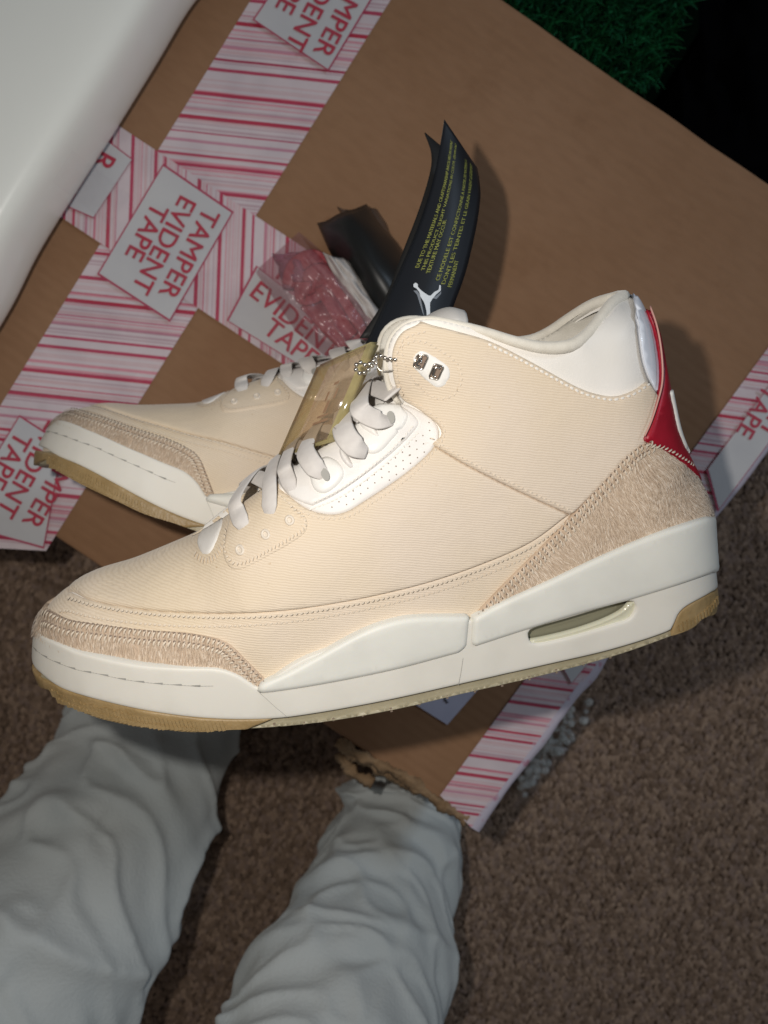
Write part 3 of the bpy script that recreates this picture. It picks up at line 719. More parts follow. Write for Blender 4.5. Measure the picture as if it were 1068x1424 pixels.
# ---- sole unit
sole_low = [(52, 931), (75, 950), (100, 962), (150, 976), (200, 987), (260, 996), (320, 1000), (380, 999), (430, 993), (500, 981), (560, 969), (640, 951), (760, 924), (850, 903), (925, 879), (936, 868), (943, 853), (955, 842), (982, 827), (1015, 806)]
air = [(734, 880), (742, 873), (790, 859), (830, 847), (866, 837), (880, 836), (884, 846), (874, 861), (850, 869), (818, 879), (780, 889), (748, 895), (736, 891), (734, 880)]
mt = lambda L, off=0: pts_local(L, W_so, off)
toe_mid = (np.array(mid_toe_top)).tolist()
low_band = mt([sole_low[::-1], [(30, 920), (30, 860)], toe_mid, [(358, 957), (450, 905), (655, 862)], [(660, 862), (1020, 760)]])
air_l = mt([air])
panel('midsole', low_band, .0006, M['rubber_toe'], W_so, SO, holes=[air_l], skirt=.006, bevel=.0015, wrap=True)
arch_top = [(362, 950), (400, 933), (450, 906), (500, 879), (540, 864), (580, 857), (652, 856)]
arch = mt([arch_top, [(652, 858), (650, 880), (648, 898)], [(638, 907), (547, 931), (448, 951), (366, 963), (358, 957)]])
panel('midsole_arch', arch, .0020, M['rubber_white'], W_so, SO, skirt=.006, bevel=.0022, wrap=False)
heelw = mt([[(657, 858)] + heel_top[1:], [(1015, 715), (1015, 790)], [(998, 793), (942, 813), (871, 835), (800, 854), (732, 875), (661, 898)], [(655, 895), (657, 858)]])
panel('midsole_heel', heelw, .0020, M['rubber_white'], W_so, SO, skirt=.008, bevel=.0022)
# top ledge that closes the sole against the upper
top_line = mt([toe_mid + arch_top + heel_top[1:]], 0)
# air window: recessed backing with shadow painted into its dark colour, and a brighter lower lip
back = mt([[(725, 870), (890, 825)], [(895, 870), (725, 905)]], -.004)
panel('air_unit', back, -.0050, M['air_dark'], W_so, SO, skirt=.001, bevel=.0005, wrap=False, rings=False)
lip = mt([[(738, 890), (760, 886), (800, 876), (840, 862), (866, 848), (876, 836)], [(886, 838), (886, 850), (874, 864), (820, 882), (750, 898), (738, 896)]], -.002)
panel('air_lip', lip, -.0012, M['air'], W_so, SO, skirt=.004, bevel=.002, wrap=False)
# gum outsole (full sole body inside the midsole, showing below it)
OUTS = np.vstack([sfL[::-1][-8:], sb_loc, on_plane([(984, 832)], 0), mt([[(1000, 800), (930, 856), (860, 884), (740, 909), (640, 940), (450, 972), (300, 975), (200, 966), (100, 948)]])])
panel('outsole', OUTS, -.0016, M['gum_edge'], W_so, SO, spacing=.004, to_mid=True, bevel=.0006, sil=True, rings=False)
gum_toe = mt([[(30, 930), (60, 944)], sole_low[1:8], [(330, 1020), (200, 1040), (20, 1000)]])
panel('toe_tread', gum_toe, .0006, M['gum'], W_so, SO, spacing=.0022, wob=.0012, bevel=.0012)
gum_heel = mt([[(934, 884), (938, 868), (944, 854), (956, 843), (983, 828), (1020, 806)], [(1020, 860), (940, 900)]])
panel('heel_tread', gum_heel, .0004, M['gum'], W_so, SO, spacing=.0022, wob=.001, bevel=.0012)
# tread ribs along the toe and small lugs under the sole
def lugs(name, path, n, w, h, d, mat, Wf=W_so, out=.0):
    L = mt([path]); A = resample(L, 1); A = resample(L, np.linalg.norm(np.diff(L, axis=0), axis=1).sum() / n)
    V = []; F = []
    for i, c in enumerate(A):
        hh = h * random.uniform(.6, 1.2)
        q = np.array([(c[0] - w / 2, c[1] + hh / 2), (c[0] + w / 2, c[1] + hh / 2), (c[0] + w / 2, c[1] - hh / 2), (c[0] - w / 2, c[1] - hh / 2)])
        a, _ = surf(q, Wf, out + d); b, _ = surf(q, Wf, out - .003)
        k = len(V); V += list(a) + list(b); F += [(k, k + 1, k + 2, k + 3), (k, k + 4, k + 5, k + 1), (k + 1, k + 5, k + 6, k + 2), (k + 2, k + 6, k + 7, k + 3), (k + 3, k + 7, k + 4, k)]
    k = len(V); V = V + [(a[0], -a[1], a[2]) for a in V]; F = F + [tuple(a + k for a in f) for f in F]
    return mesh(name, V, F, mat, shoe, smooth=False, kind='stuff')
lugs('tread_ribs', [(75, 962), (110, 979), (150, 991), (200, 1001), (270, 1008), (310, 1008)], 46, .0014, .0050, .0011, M['gum'])
lugs('tread_ribs', [(85, 972), (120, 986), (160, 997), (210, 1007), (270, 1012)], 34, .0016, .0022, .0016, M['gum'])
lugs('tread_lugs', [(340, 1012), (420, 1008), (480, 1000), (560, 986), (640, 967), (745, 943), (850, 915)], 13, .0010, .0016, -.0010, M['stitch_hole'])
lugs('tread_ribs', [(945, 872), (965, 862), (985, 848), (996, 835)], 12, .0012, .004, .001, M['gum'])
# moulded dashes round the toe bumper, and seam lines in the midsole
def dashes(path, n, lng, wd, off=.0008, gap=None, mat=None, dense=None):
    L = mt([path]); tot = np.linalg.norm(np.diff(L, axis=0), axis=1).sum(); A = resample(L, tot / n); V = []; F = []
    T = np.gradient(A, axis=0); T /= np.linalg.norm(T, axis=1)[:, None]
    for c, t in zip(A, T):
        nn = np.array([-t[1], t[0]]); q = np.array([c - t * lng / 2, c + t * lng / 2 - nn * wd * .3, c + t * lng / 2 + nn * wd, c + nn * wd * .4 - t * lng * .3])
        v, _ = surf(q, W_so, off); k = len(V); V += list(v); F.append((k, k + 1, k + 2, k + 3))
    k = len(V); V = V + [(a[0], -a[1], a[2]) for a in V]; F = F + [tuple(a + k for a in f) for f in F]
    mesh('moulded_dashes', V, F, mat or M['groove'], shoe, smooth=False, kind='stuff')
dashes([(50, 902), (65, 913), (82, 921), (110, 931), (137, 936), (169, 943), (203, 948), (238, 951), (272, 953)], 10, .0042, .0007)
dashes([(50, 902), (65, 913), (82, 921), (110, 931), (137, 936), (169, 943), (203, 948), (238, 951), (272, 953), (294, 953)], 60, .0016, .00022)
dashes([(643, 915), (640, 935), (637, 950)], 14, .0012, .0002)
dashes([(362, 963), (372, 972), (385, 984), (398, 995)], 20, .0012, .00015)

# ------------------------------------------------------------------ the second sneaker: a copy with copies of its parts
def copy_tree(o, parent=None):
    c = o.copy(); COL.objects.link(c); c.parent = parent
    for ch in [x for x in list(COL.objects) if x.parent == o]: copy_tree(ch, c)
    return c
shoe2 = copy_tree(shoe)
RM2 = Matrix(((0.9928, -0.0842, 0.0849), (-0.0885, -0.04, 0.9953), (-0.0804, -0.9956, -0.0472)))
shoe2.location = (-0.0325, 0.0249, CAM_Z - 0.464); shoe2.rotation_euler = RM2.to_euler()
tag(shoe2, 'second cream sneaker lying behind, only its toe half visible left of the clear tag')

# ------------------------------------------------------------------ cardboard box
def plane_pt(u, v, z):
    return P(u, v, CAM_Z - z)
def unit(v): return v / np.linalg.norm(v)
Apt, Apt2 = np.array((700., 0.)), np.array((1068., 255.))
Bpt, Bpt2 = np.array((90., 755.)), np.array((640., 1140.))
def isect(p, d, q, e):
    A = np.array([d, -e]).T; t = np.linalg.solve(A, q - p); return p + d * t[0]
eR = (np.array((668., 1140.)), np.array((1068., 608.)))
dA, dB, dR = Apt2 - Apt, Bpt2 - Bpt, eR[1] - eR[0]
c_tr = isect(Apt, dA, eR[0], dR); c_br = isect(Bpt, dB, eR[0], dR)
c_tl = c_tr - unit(dA) * 1500; c_bl = c_br - unit(dB) * 1560
def rounded_prism(name, poly, z0, z1, r, mat, parent=None, seg=3, smooth=True):
    """prism with rounded top edges; poly = list of (x, y), counter-clockwise"""
    n = len(poly); C = np.array(poly); V = []; F = []
    T = np.roll(C, -1, 0) - C; T /= np.linalg.norm(T, axis=1)[:, None]; Nn = np.stack([T[:, 1], -T[:, 0]], 1); Np = np.roll(Nn, 1, 0)
    Bz = Nn + Np; Bz /= (Bz * Nn).sum(1)[:, None]
    rings = [(0, z0)] + [(r * (1 - math.cos(a)) * -1, z1 - r + r * math.sin(a)) for a in np.linspace(0, math.pi / 2, seg + 1)]
    for off, z in rings:
        for p in C + Bz * off: V.append((p[0], p[1], z))
    for k in range(len(rings) - 1):
        for i in range(n): F.append((k * n + i, k * n + (i + 1) % n, (k + 1) * n + (i + 1) % n, (k + 1) * n + i))
    F.append(tuple((len(rings) - 1) * n + i for i in range(n))); F.append(tuple(range(n))[::-1])
    return mesh(name, V, F, mat, parent, smooth=smooth)
corner = [plane_pt(*c, BOX_H) for c in (c_bl, c_br, c_tr, c_tl)]
poly = [(p.x, p.y) for p in corner]
box = empty('cardboard_box', (0, 0, 0)); tag(box, 'large brown cardboard box under the sneakers, sealed with red and white tape', 'box')
# densify and roughen the front edge and the crushed corner so that it is not ruler straight
def dens(poly, step=.012, amp=.0006):
    out = []
    for i in range(len(poly)):
        a, b = np.array(poly[i]), np.array(poly[(i + 1) % len(poly)]); n = int(np.linalg.norm(b - a) / step); t = unit(b - a); nn = np.array([t[1], -t[0]])
        for k in range(n):
            p = a + (b - a) * k / n; out.append(p + nn * amp * (2 * vnoise(p[:1] * 30, p[1:] * 30, 4)[0] - 1) * (0 if k == 0 else 1))
    return out
rounded_prism('box_body', dens(poly), .001, BOX_H, .0022, M['cardboard'], box)
# opened flap seam line across the box under the long tape
# torn front flap near the corner
def torn(name, pts, z, mat, seed, parent, amp=.004, up=.006):
    """ragged torn cardboard strip following image points, frayed and curled"""
    r = np.random.RandomState(seed); L = resample(np.array(spline(pts, 6)), 3.0); V = []; F = []
    K = 6
    T = np.gradient(L, axis=0); T /= np.linalg.norm(T, axis=1)[:, None]; Nn = np.stack([-T[:, 1], T[:, 0]], 1)
    for i, p in enumerate(L):
        w = 10 + 16 * vnoise(np.array([i * .21]), np.array([seed * 1.]), 2)[0] + r.uniform(-3, 3)
        for k in range(K):
            f = k / (K - 1); q = p + Nn[i] * (f - .5) * w + r.uniform(-1, 1, 2)
            V.append(plane_pt(q[0], q[1], z + up * math.sin(f * math.pi) * (0.3 + vnoise(np.array([i * .35]), np.array([k * .8]), seed)[0]) + r.uniform(0, .0012)))
    for i in range(len(L) - 1):
        for k in range(K - 1): F.append((i * K + k, i * K + k + 1, (i + 1) * K + k + 1, (i + 1) * K + k))
    o = mesh(name, V, F, mat, parent); m = o.modifiers.new('s', 'SOLIDIFY'); m.thickness = .0012
    return o
torn('torn_edge', [(470, 1030), (500, 1050), (535, 1066), (570, 1085), (600, 1108), (650, 1142)], BOX_H - .002, M['cardboard_torn'], 3, box)
torn('torn_edge', [(480, 1040), (520, 1062), (545, 1078), (590, 1098)], BOX_H - .008, M['cardboard_torn'], 8, box)
torn('torn_edge', [(474, 1046), (482, 1062), (496, 1078), (520, 1088)], BOX_H - .020, M['cardboard_torn'], 5, box)

# ---- packing tape
M['stripe_a'] = stripe_material('tape_stripes_long', R(6), 3, .050)
M['stripe_b'] = stripe_material('tape_stripes_cross', R(92), 5, .046)
M['stripe_c'] = stripe_material('tape_stripes_edge', R(8), 9, .040)
def strip_mesh(name, quad, z, mat, parent, nx=24, ny=6, wave=.0006, edge=None):
    """sheet over photo quad (4 corners: start-left, start-right, end-right, end-left)"""
    a, b, c, d = [np.array(q, float) for q in quad]; V = []; F = []
    for i in range(nx + 1):
        for j in range(ny + 1):
            s, t = i / nx, j / ny; q = (a * (1 - t) + b * t) * (1 - s) + (d * (1 - t) + c * t) * s
            V.append(plane_pt(q[0], q[1], z + wave * vnoise(np.array([q[0] * .03]), np.array([q[1] * .03]), 6)[0]))
    for i in range(nx):
        for j in range(ny): F.append((i * (ny + 1) + j, i * (ny + 1) + j + 1, (i + 1) * (ny + 1) + j + 1, (i + 1) * (ny + 1) + j))
    if (np.cross(V[1] - V[0], V[ny + 1] - V[0]))[2] < 0: F = [f[::-1] for f in F]
    return mesh(name, V, F, mat, parent)
Z0 = BOX_H + .0006
LONG_L = lambda v: 350 - .603 * v; 
tape_long = strip_mesh('tape_strip', [(395, -75), (590, -75), (64, 766), (-118, 756)], Z0, M['stripe_a'], box, 60)
tape_cross = strip_mesh('tape_strip', [(150, 165), (70, 292), (452, 545), (560, 435)], Z0 + .0011, M['stripe_b'], box, 30)
tape_edge = strip_mesh('tape_strip', [(1100, 440), (1150, 506), (c_br[0] - 3, c_br[1] - 2), (612, 1106)], Z0 + .0003, M['stripe_c'], box, 50)
# the part of the edge tape that folds over the box edge and bulges out
V = []; F = []
n = 60
for i in range(n + 1):
    s = i / n; e = np.array((1150., 506.)) * (1 - s) + c_br * s
    top = plane_pt(e[0], e[1], BOX_H + .0009); out = Vector((.8, -.6, 0)); bul = .0028 + .0026 * vnoise(np.array([i * .35]), np.array([1.]), 3)[0]
    for k, (o_, dz) in enumerate(((-.003, .0004), (.0006, 0), (bul, -.002), (bul * 1.2, -.006), (bul * .6, -.013), (.0008, -.022))):
        V.append(top + out * o_ + Vector((0, 0, dz)))
for i in range(n):
    for k in range(5): F.append((i * 6 + k, (i + 1) * 6 + k, (i + 1) * 6 + k + 1, i * 6 + k + 1))
M['tape_fold'] = material('tape_fold_film', (.52, .48, .56), .35, (.46, .2, .28), 70, lo=.58, hi=.66)
mesh('tape_fold', V, F, M['tape_fold'], box)

def text_mesh(txt, size, bold, mat, parent, name='printed_lettering', spacing=1.0):
    cu = bpy.data.curves.new('txt', 'FONT'); cu.body = txt; cu.size = size;  cu.align_x = 'CENTER'; cu.align_y = 'CENTER'; cu.space_character = spacing; cu.resolution_u = 4
    ob = bpy.data.objects.new('txt', cu); COL.objects.link(ob)
    dg = bpy.context.evaluated_depsgraph_get(); me = bpy.data.meshes.new_from_object(ob.evaluated_get(dg)); bpy.data.objects.remove(ob); 
    co = np.array([v.co for v in me.vertices]); fs = [tuple(p.vertices) for p in me.polygons]; bpy.data.meshes.remove(me)
    Vv = []; Ff = []
    for i_, (dx, dy) in enumerate(((0, 0), (1, 0), (-1, 0), (0, .8), (0, -.8)) if bold else ((0, 0),)):
        k_ = len(Vv); Vv += [tuple(c + np.array([dx * bold, dy * bold, i_ * .00003 * (1 if size < .5 else 0)])) for c in co]; Ff += [tuple(a + k_ for a in f) for f in fs]
    me = bpy.data.meshes.new(name); me.from_pydata(Vv, [], Ff); me.materials.append(mat)
    o = bpy.data.objects.new(name, me); COL.objects.link(o); o.parent = parent
    return o
SC = D_BOX / 1068
def label(quad, lines, tape, z, ang_px, lines_px, size_px=34, outline=True, mat=None):
    """printed white panel with red outline and lettering; ang = reading direction in the photo (degrees, y down)"""
    if outline:
        c = np.mean(np.array(quad, float), 0); q2 = [tuple(c + (np.array(q) - c) * 1.035) for q in quad]
        strip_mesh('label_outline', q2, z - .0002, M['tape_line'], tape, 6, 4)
    pn = strip_mesh('label_panel', quad, z, mat or M['tape_white'], tape, 6, 4)
    for txt, (u, v) in zip(lines, lines_px):
        o = text_mesh(txt, size_px * SC * 1.37, .00034 * size_px / 34, M['tape_red'], tape, spacing=1.0)
        p = plane_pt(u, v, z + .0009); o.location = p; o.rotation_euler = (0, 0, -R(ang_px)); o.scale = (1.0, 1, 1)
Za, Zb = Z0 + .0022, Z0 + .0022
AL = 121
label([(227, 231), (322, 296), (236, 444), (138, 380)], ['TAMPER', 'EVIDENT', 'TAPE'], tape_long, Za, AL - 3, [(262, 352), (227, 340), (203, 322)], 27)
label([(445, -55), (545, 5), (456, 97), (354, 26)][0:0] or [(420, -70), (520, -10), (456, 96), (354, 27)], ['TAMPER', 'EVIDENT', 'TAPE'], tape_long, Za, AL - 3, [(477, 16), (441, 2), (412, -22)], 27)
label([(27, 580), (86, 618), (60, 760), (-62, 726)], ['TAMPER', 'EVIDENT', 'TAPE'], tape_long, Za, AL - 1, [(74, 672), (41, 652), (12, 640)], 27)
label([(358, 372), (494, 478), (450, 528), (318, 446)], ['TAMPER', 'EVIDENT', 'TAPE'], tape_cross, Zb + .0006, 38, [(436, 414), (410, 446), (404, 478)], 27)
label([(150, 197), (183, 222), (130, 302), (96, 287)], ['R'], tape_cross, Zb + .0006, 119, [(143, 222), ], 30)
label([(1120, 470), (1140, 520), (1000, 708), (985, 652)], ['TAMPER', 'EVIDENT', 'TAPE'], tape_edge, Za, AL, [(1125, 560), (1098, 548), (1052, 572)], 25)
label([(810, 868), (836, 900), (795, 950), (770, 905)], [], tape_edge, Za, AL, [], 25)
# white sticker on the box, below the front sneaker
st = strip_mesh('sticker', [(560, 900), (690, 930), (622, 1008), (578, 980)], Z0 + .0006, M['paper'], box, 4, 4)
ln = tube('handwriting', [plane_pt(621 + 3 * math.sin(k), 962 + k * 2.2, Z0 + .0014) for k in range(8)], .0006, M['black_card'], st, 5)

# ------------------------------------------------------------------ carpet
floor = mesh('carpet', [(-3, -3, 0), (3, -3, 0), (3, 3, 0), (-3, 3, 0)], [(0, 1, 2, 3)], material('carpet_backing', (.15, .10, .07), .95, (.12, .08, .056), 90), smooth=False)
tag(floor, 'brown loop pile carpet covering the floor', None, kind='structure')
def carpet_pile():
    step = .0046; xs = np.arange(-.46, .46, step); ys = np.arange(-.56, .56, step * .9)
    X, Y = np.meshgrid(xs, ys); X = X + (np.arange(X.shape[0])[:, None] % 2) * step / 2
    C = np.stack([X.ravel(), Y.ravel()], 1); C += rng.normal(0, .0008, C.shape)
    keep = ~inside(C, np.array(poly)); C = C[keep]
    m = len(C); L = rng.uniform(.0030, .0055, m); A = rng.normal(R(75), .42, m); Wd = rng.uniform(.0014, .0022, m); H = rng.uniform(.0022, .0042, m) * (.6 + .8 * vnoise(C[:, 0] * 60, C[:, 1] * 60, 9))
    D = np.stack([np.cos(A), np.sin(A)], 1); E = np.stack([-D[:, 1], D[:, 0]], 1); rows = []
    for a, b, h in ((-1, 0, 0), (-.6, -1, .45), (-.6, 1, .45), (0, 0, 1), (.6, -1, .45), (.6, 1, .45), (1, 0, 0), (0, -1.2, .5), (0, 1.2, .5)):
        q = C + D * (a * L)[:, None] + E * (b * Wd)[:, None]; rows.append(np.column_stack([q, .0015 + h * H]))
    V = np.vstack(rows); i = np.arange(m); F = []
    tris = ((0, 1, 3), (0, 3, 2), (1, 7, 3), (2, 3, 8), (3, 7, 4), (3, 5, 8), (3, 4, 6), (3, 6, 5))
    fa = np.vstack([np.stack([i + j * m for j in t], 1) for t in tris])
    me = bpy.data.meshes.new('carpet_pile'); me.vertices.add(len(V)); me.vertices.foreach_set('co', V.ravel().astype('f'))
    me.loops.add(fa.size); me.loops.foreach_set('vertex_index', fa.ravel()); me.polygons.add(len(fa)); me.polygons.foreach_set('loop_start', np.arange(0, fa.size, 3)); me.polygons.foreach_set('loop_total', np.full(len(fa), 3))
    me.update(); me.validate(); me.polygons.foreach_set('use_smooth', [True] * len(me.polygons))
    me.materials.append(random_island_material('carpet_yarn', [(.15, .10, .07), (.21, .145, .103), (.245, .17, .122), (.33, .235, .17), (.235, .168, .135), (.18, .125, .09)], .9, .15))
    o = bpy.data.objects.new('carpet_pile', me); COL.objects.link(o); return tag(o, 'brown flecked loop yarn of the carpet beside the box', 'carpet pile', kind='stuff')
carpet_pile()

# ------------------------------------------------------------------ glossy white moulded table edge at the upper left
D_T = .485
edge_px = [(325, -122), (288, -62), (251, -13), (204, 66), (142, 166), (85, 255), (34, 339), (-6, 418), (-64, 512), (-104, 572)]
Ep = resample(np.array(spline(edge_px, 8)), 7)
E3 = [P(u, v, D_T + .012) for u, v in Ep]
prof = [(-.16, .0), (-.12, -.0), (-.085, -.0003), (-.055, -.0008), (-.034, -.0014), (-.022, -.0022), (-.013, -.0036), (-.0070, -.0062), (-.0032, -.0105), (-.0010, -.018), (0, -.034), (-.001, -.052), (-.004, -.058), (-.010, -.061), (-.16, -.061)]
V = []; F = []; K = len(prof)
for i, p in enumerate(E3):
    t = (E3[min(i + 1, len(E3) - 1)] - E3[max(i - 1, 0)]).normalized(); out = Vector((-t.y, t.x, 0)); out = out if out.x > 0 else -out
    for a, dz in prof: V.append(p + out * a + Vector((0, 0, dz + .030)))
n = len(E3)
for i in range(n - 1):
    for k in range(K): F.append((i * K + k, (i + 1) * K + k, (i + 1) * K + (k + 1) % K, i * K + (k + 1) % K))
F += [tuple(range(K))[::-1], tuple((n - 1) * K + k for k in range(K))]
tbl = empty('side_table', (E3[0] + Vector((-.2, 0, 0))) * 1); tbl.location.z = 0
tag(tbl, 'glossy white moulded tabletop with rounded edge in the upper left corner', 'table')
top = mesh('table_top', V, F, M['table_white'], None); top.parent = tbl; top.matrix_parent_inverse = Matrix.Translation(-tbl.location)
topm = top.modifiers.new('s', 'SUBSURF'); topm.levels = 1; topm.render_levels = 2
for q in ((-.40, .52), (-.60, .10)):
    lg = tube('leg', [(q[0], q[1], .001), (q[0], q[1], CAM_Z - D_T - .04)], [.014, .02], M['table_white'], None, 16); lg.parent = tbl; lg.matrix_parent_inverse = Matrix.Translation(-tbl.location)

# ------------------------------------------------------------------ artificial grass and black bag beyond the box
def grass():
    n = 5200; V = []; F = []
    Wd = .0012
    for i in range(n):
        u = random.uniform(690, 965); v = random.uniform(-60, 130)
        if v > 0.69 * (u - 700) + 15: continue
        if u > 950 - v * .35 + random.uniform(-12, 4): continue
        b = plane_pt(u, v, .13); h = random.uniform(.02, .055); a = random.gauss(R(95), .5); lean = random.uniform(.004, .022)
        dx, dy = math.cos(a) * lean, -abs(math.sin(a)) * lean; sx = Wd * random.uniform(.6, 1.5); k = len(V); an = random.uniform(0, 3.14); ex, ey = math.cos(an) * sx, math.sin(an) * sx
        for f in (0, .4, .75, 1):
            w = 1 - f * .85
            V += [(b.x + dx * f * f - ex * w, b.y + dy * f * f - ey * w, b.z + h * (f - .25 * f * f)), (b.x + dx * f * f + ex * w, b.y + dy * f * f + ey * w, b.z + h * (f - .25 * f * f))]
        for q in range(3): F.append((k + 2 * q, k + 2 * q + 1, k + 2 * q + 3, k + 2 * q + 2))
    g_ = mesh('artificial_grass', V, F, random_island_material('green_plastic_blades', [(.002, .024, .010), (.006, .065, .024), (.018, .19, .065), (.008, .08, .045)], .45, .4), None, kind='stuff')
    tag(g_, 'dark green artificial grass blades beyond the top edge of the box', 'artificial grass')
    tr = [plane_pt(u, v, .13) for u, v in ((600, -110), (980, -110), (975, 40), (905, 150), (850, 150), (700, 20))]
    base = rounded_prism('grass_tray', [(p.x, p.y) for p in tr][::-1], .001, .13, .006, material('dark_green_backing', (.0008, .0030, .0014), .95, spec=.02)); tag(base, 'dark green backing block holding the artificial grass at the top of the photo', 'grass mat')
grass()
def cloth(name, outline_px, z, mat, amp, seed, nx=60, ny=60, label_=None, cat=None, box_=(880, -90, 1180, 420)):
    V = []; F = []; u0, v0, u1, v1 = box_
    idx = {}
    for i in range(nx + 1):
        for j in range(ny + 1):
            u = u0 + (u1 - u0) * i / nx; v = v0 + (v1 - v0) * j / ny
            h = amp * (vnoise(np.array([u * .02]), np.array([v * .012]), seed)[0] + .5 * vnoise(np.array([u * .05]), np.array([v * .04]), seed + 1)[0])
            e = min(i, nx - i, j, ny - j) / 8.; V.append(plane_pt(u, v, z * min(1, e) ** .5 + h * min(1, e) + .002))
    for i in range(nx):
        for j in range(ny): F.append((i * (ny + 1) + j, i * (ny + 1) + j + 1, (i + 1) * (ny + 1) + j + 1, (i + 1) * (ny + 1) + j))
    o = mesh(name, V, [f[::-1] for f in F], mat, None); tag(o, label_, cat); return o
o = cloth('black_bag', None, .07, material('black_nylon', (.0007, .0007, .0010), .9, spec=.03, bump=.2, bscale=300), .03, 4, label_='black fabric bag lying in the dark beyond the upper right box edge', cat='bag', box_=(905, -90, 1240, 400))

# ------------------------------------------------------------------ the photographer's trouser legs
M['trouser'] = material('washed_grey_cotton', (.51, .53, .515), .9, (.42, .455, .455), 9, bump=.6, bscale=420, bdist=.0009, sheen=.15)
person = empty('person', (-.1, -.3, 0)); tag(person, 'person in loose pale grey trousers, only the two lower legs showing at the bottom', 'person')
def leg(cpx, rads, folds, seed):
    """cpx: (u, v, depth) down the centre line; rads: half widths; loose cloth with folds"""
    C = np.array([tuple(P(u, v, d)) for u, v, d in cpx]); A = np.array(spline(np.column_stack([C, rads]), 16)); n = len(A); SEG = 120; V = []; F = []
    for i in range(n):
        p = Vector(A[i, :3]); r = A[i, 3]; t = (Vector(A[min(i + 1, n - 1), :3]) - Vector(A[max(i - 1, 0), :3])).normalized()
        a = Vector((0, 0, 1)) - t * t.z; a.normalize(); b = t.cross(a)
        for k in range(SEG):
            th = 2 * math.pi * k / SEG; s = i / (n - 1)
            d = 0
            for (s0, th0, ws, wt, slope, amp) in folds:
                dth = (th - th0 + math.pi) % (2 * math.pi) - math.pi
                x = (s - s0 - slope * dth) / ws
                d += amp * (math.exp(-x * x) * (1 if x < 0 else 1) - .6 * math.exp(-(x - 1.3) ** 2)) * math.exp(-(dth / wt) ** 2)
            nz = vnoise(np.array([s * 9 + th * 1.6 + seed]), np.array([th * 1.3 + s * 3]), seed)[0] - .5
            n2 = vnoise(np.array([s * 22 - th * 3.2]), np.array([th * 2.6 + s * 9]), seed + 3)[0] - .5
            q1 = vnoise(np.array([s * 6.5 + 1.1 * math.sin(th + seed)]), np.array([1.3 * math.cos(th) + s * 2.2 + seed]), seed + 5)[0]
            q2 = vnoise(np.array([s * 15 + 1.8 * math.cos(th)]), np.array([2.2 * math.sin(th) + s * 4 + seed]), seed + 8)[0]
            rdg = (1 - abs(2 * q1 - 1)) ** 4 - .6 * (abs(2 * q1 - 1)) ** 3; rd2 = (1 - abs(2 * q2 - 1)) ** 4
            rr_ = r * (.93 + .08 * nz + .03 * n2 + .13 * rdg + .085 * rd2) + d * .55
            V.append(p + (a * math.cos(th) * .78 + b * math.sin(th)) * rr_)
    for i in range(n - 1):
        for k in range(SEG): F.append((i * SEG + k, i * SEG + (k + 1) % SEG, (i + 1) * SEG + (k + 1) % SEG, (i + 1) * SEG + k))
    o = mesh('trouser_leg', V, F, M['trouser'], None); o.parent = person; o.matrix_parent_inverse = Matrix.Translation(-person.location)
    m = o.modifiers.new('s', 'SOLIDIFY'); m.thickness = .002; m2 = o.modifiers.new('c', 'SUBSURF'); m2.levels = 0; m2.render_levels = 1
    return o
fl = [(.20, 4.9, .035, .9, .05, .006), (.36, 4.6, .03, 1.0, -.08, .008), (.50, 5.1, .035, .9, .10, .009), (.60, 4.3, .03, .8, -.12, .008), (.74, 5.0, .035, 1.0, .09, .009), (.88, 4.5, .04, .9, -.08, .008)]
fl = [(s, (th + math.pi / 2) % (2 * math.pi), a, b, c, d) for s, th, a, b, c, d in fl]
leg([(224, 975, .688), (218, 1000, .68), (185, 1085, .65), (125, 1190, .60), (45, 1310, .545), (-50, 1440, .50), (-150, 1580, .46)], [.068, .074, .077, .083, .087, .090, .09], fl, 11)
leg([(560, 1085, .69), (557, 1110, .685), (550, 1165, .665), (530, 1250, .625), (502, 1340, .575), (472, 1430, .53), (436, 1540, .49)], [.044, .053, .058, .0630, .069, .074, .079], fl[1:] + [(.1, .3, .04, .8, .15, .009)], 23)

# ------------------------------------------------------------------ black folded hang tag
Lc = spline([(505, 485), (530, 432), (553, 381), (580, 318), (601, 255), (612, 202), (618, 166)], 8)
Rc = spline([(606, 500), (628, 440), (647, 381), (664, 307), (668, 265), (664, 236), (640, 196)], 8)
Rc = spline([(612, 500), (626, 440), (647, 381), (662, 318), (668, 275), (667, 252), (664, 234)], 8)
def tagpt(s, t, lift=0.0):
    """s: 0 bottom .. 1 top, t: 0 left .. 1 right"""
    k = s * (len(Lc) - 1); i = min(int(k), len(Lc) - 2); f = k - i
    l = Lc[i] * (1 - f) + Lc[i + 1] * f; r = Rc[i] * (1 - f) + Rc[i + 1] * f
    dl, dr_ = .372 + .012 * s, .372 + .030 * s; bow = .007 * math.sin(math.pi * t) * (1 - .3 * s) * (1)
    q = l * (1 - t) + r * t
    return P(q[0], q[1], dl * (1 - t) + dr_ * t - bow - lift)
ht = empty('hang_tag', tagpt(0, .5)); tag(ht, 'black folded card hang tag with olive print standing up behind the sneaker tongue', 'hang tag')
def adopt(o, par):
    o.parent = par; o.matrix_parent_inverse = Matrix.Translation(-par.location); return o
def sheet(fn, ns, nt): 
    V = [fn(i / ns, j / nt) for i in range(ns + 1) for j in range(nt + 1)]; F = [(i * (nt + 1) + j, i * (nt + 1) + j + 1, (i + 1) * (nt + 1) + j + 1, (i + 1) * (nt + 1) + j) for i in range(ns) for j in range(nt)]
    return V, F
V, F = sheet(lambda s, t: tagpt(s, t), 40, 14)
pg = adopt(mesh('front_page', V, F, None, None, mats=[M['black_card'], M['card_edge']]), ht)
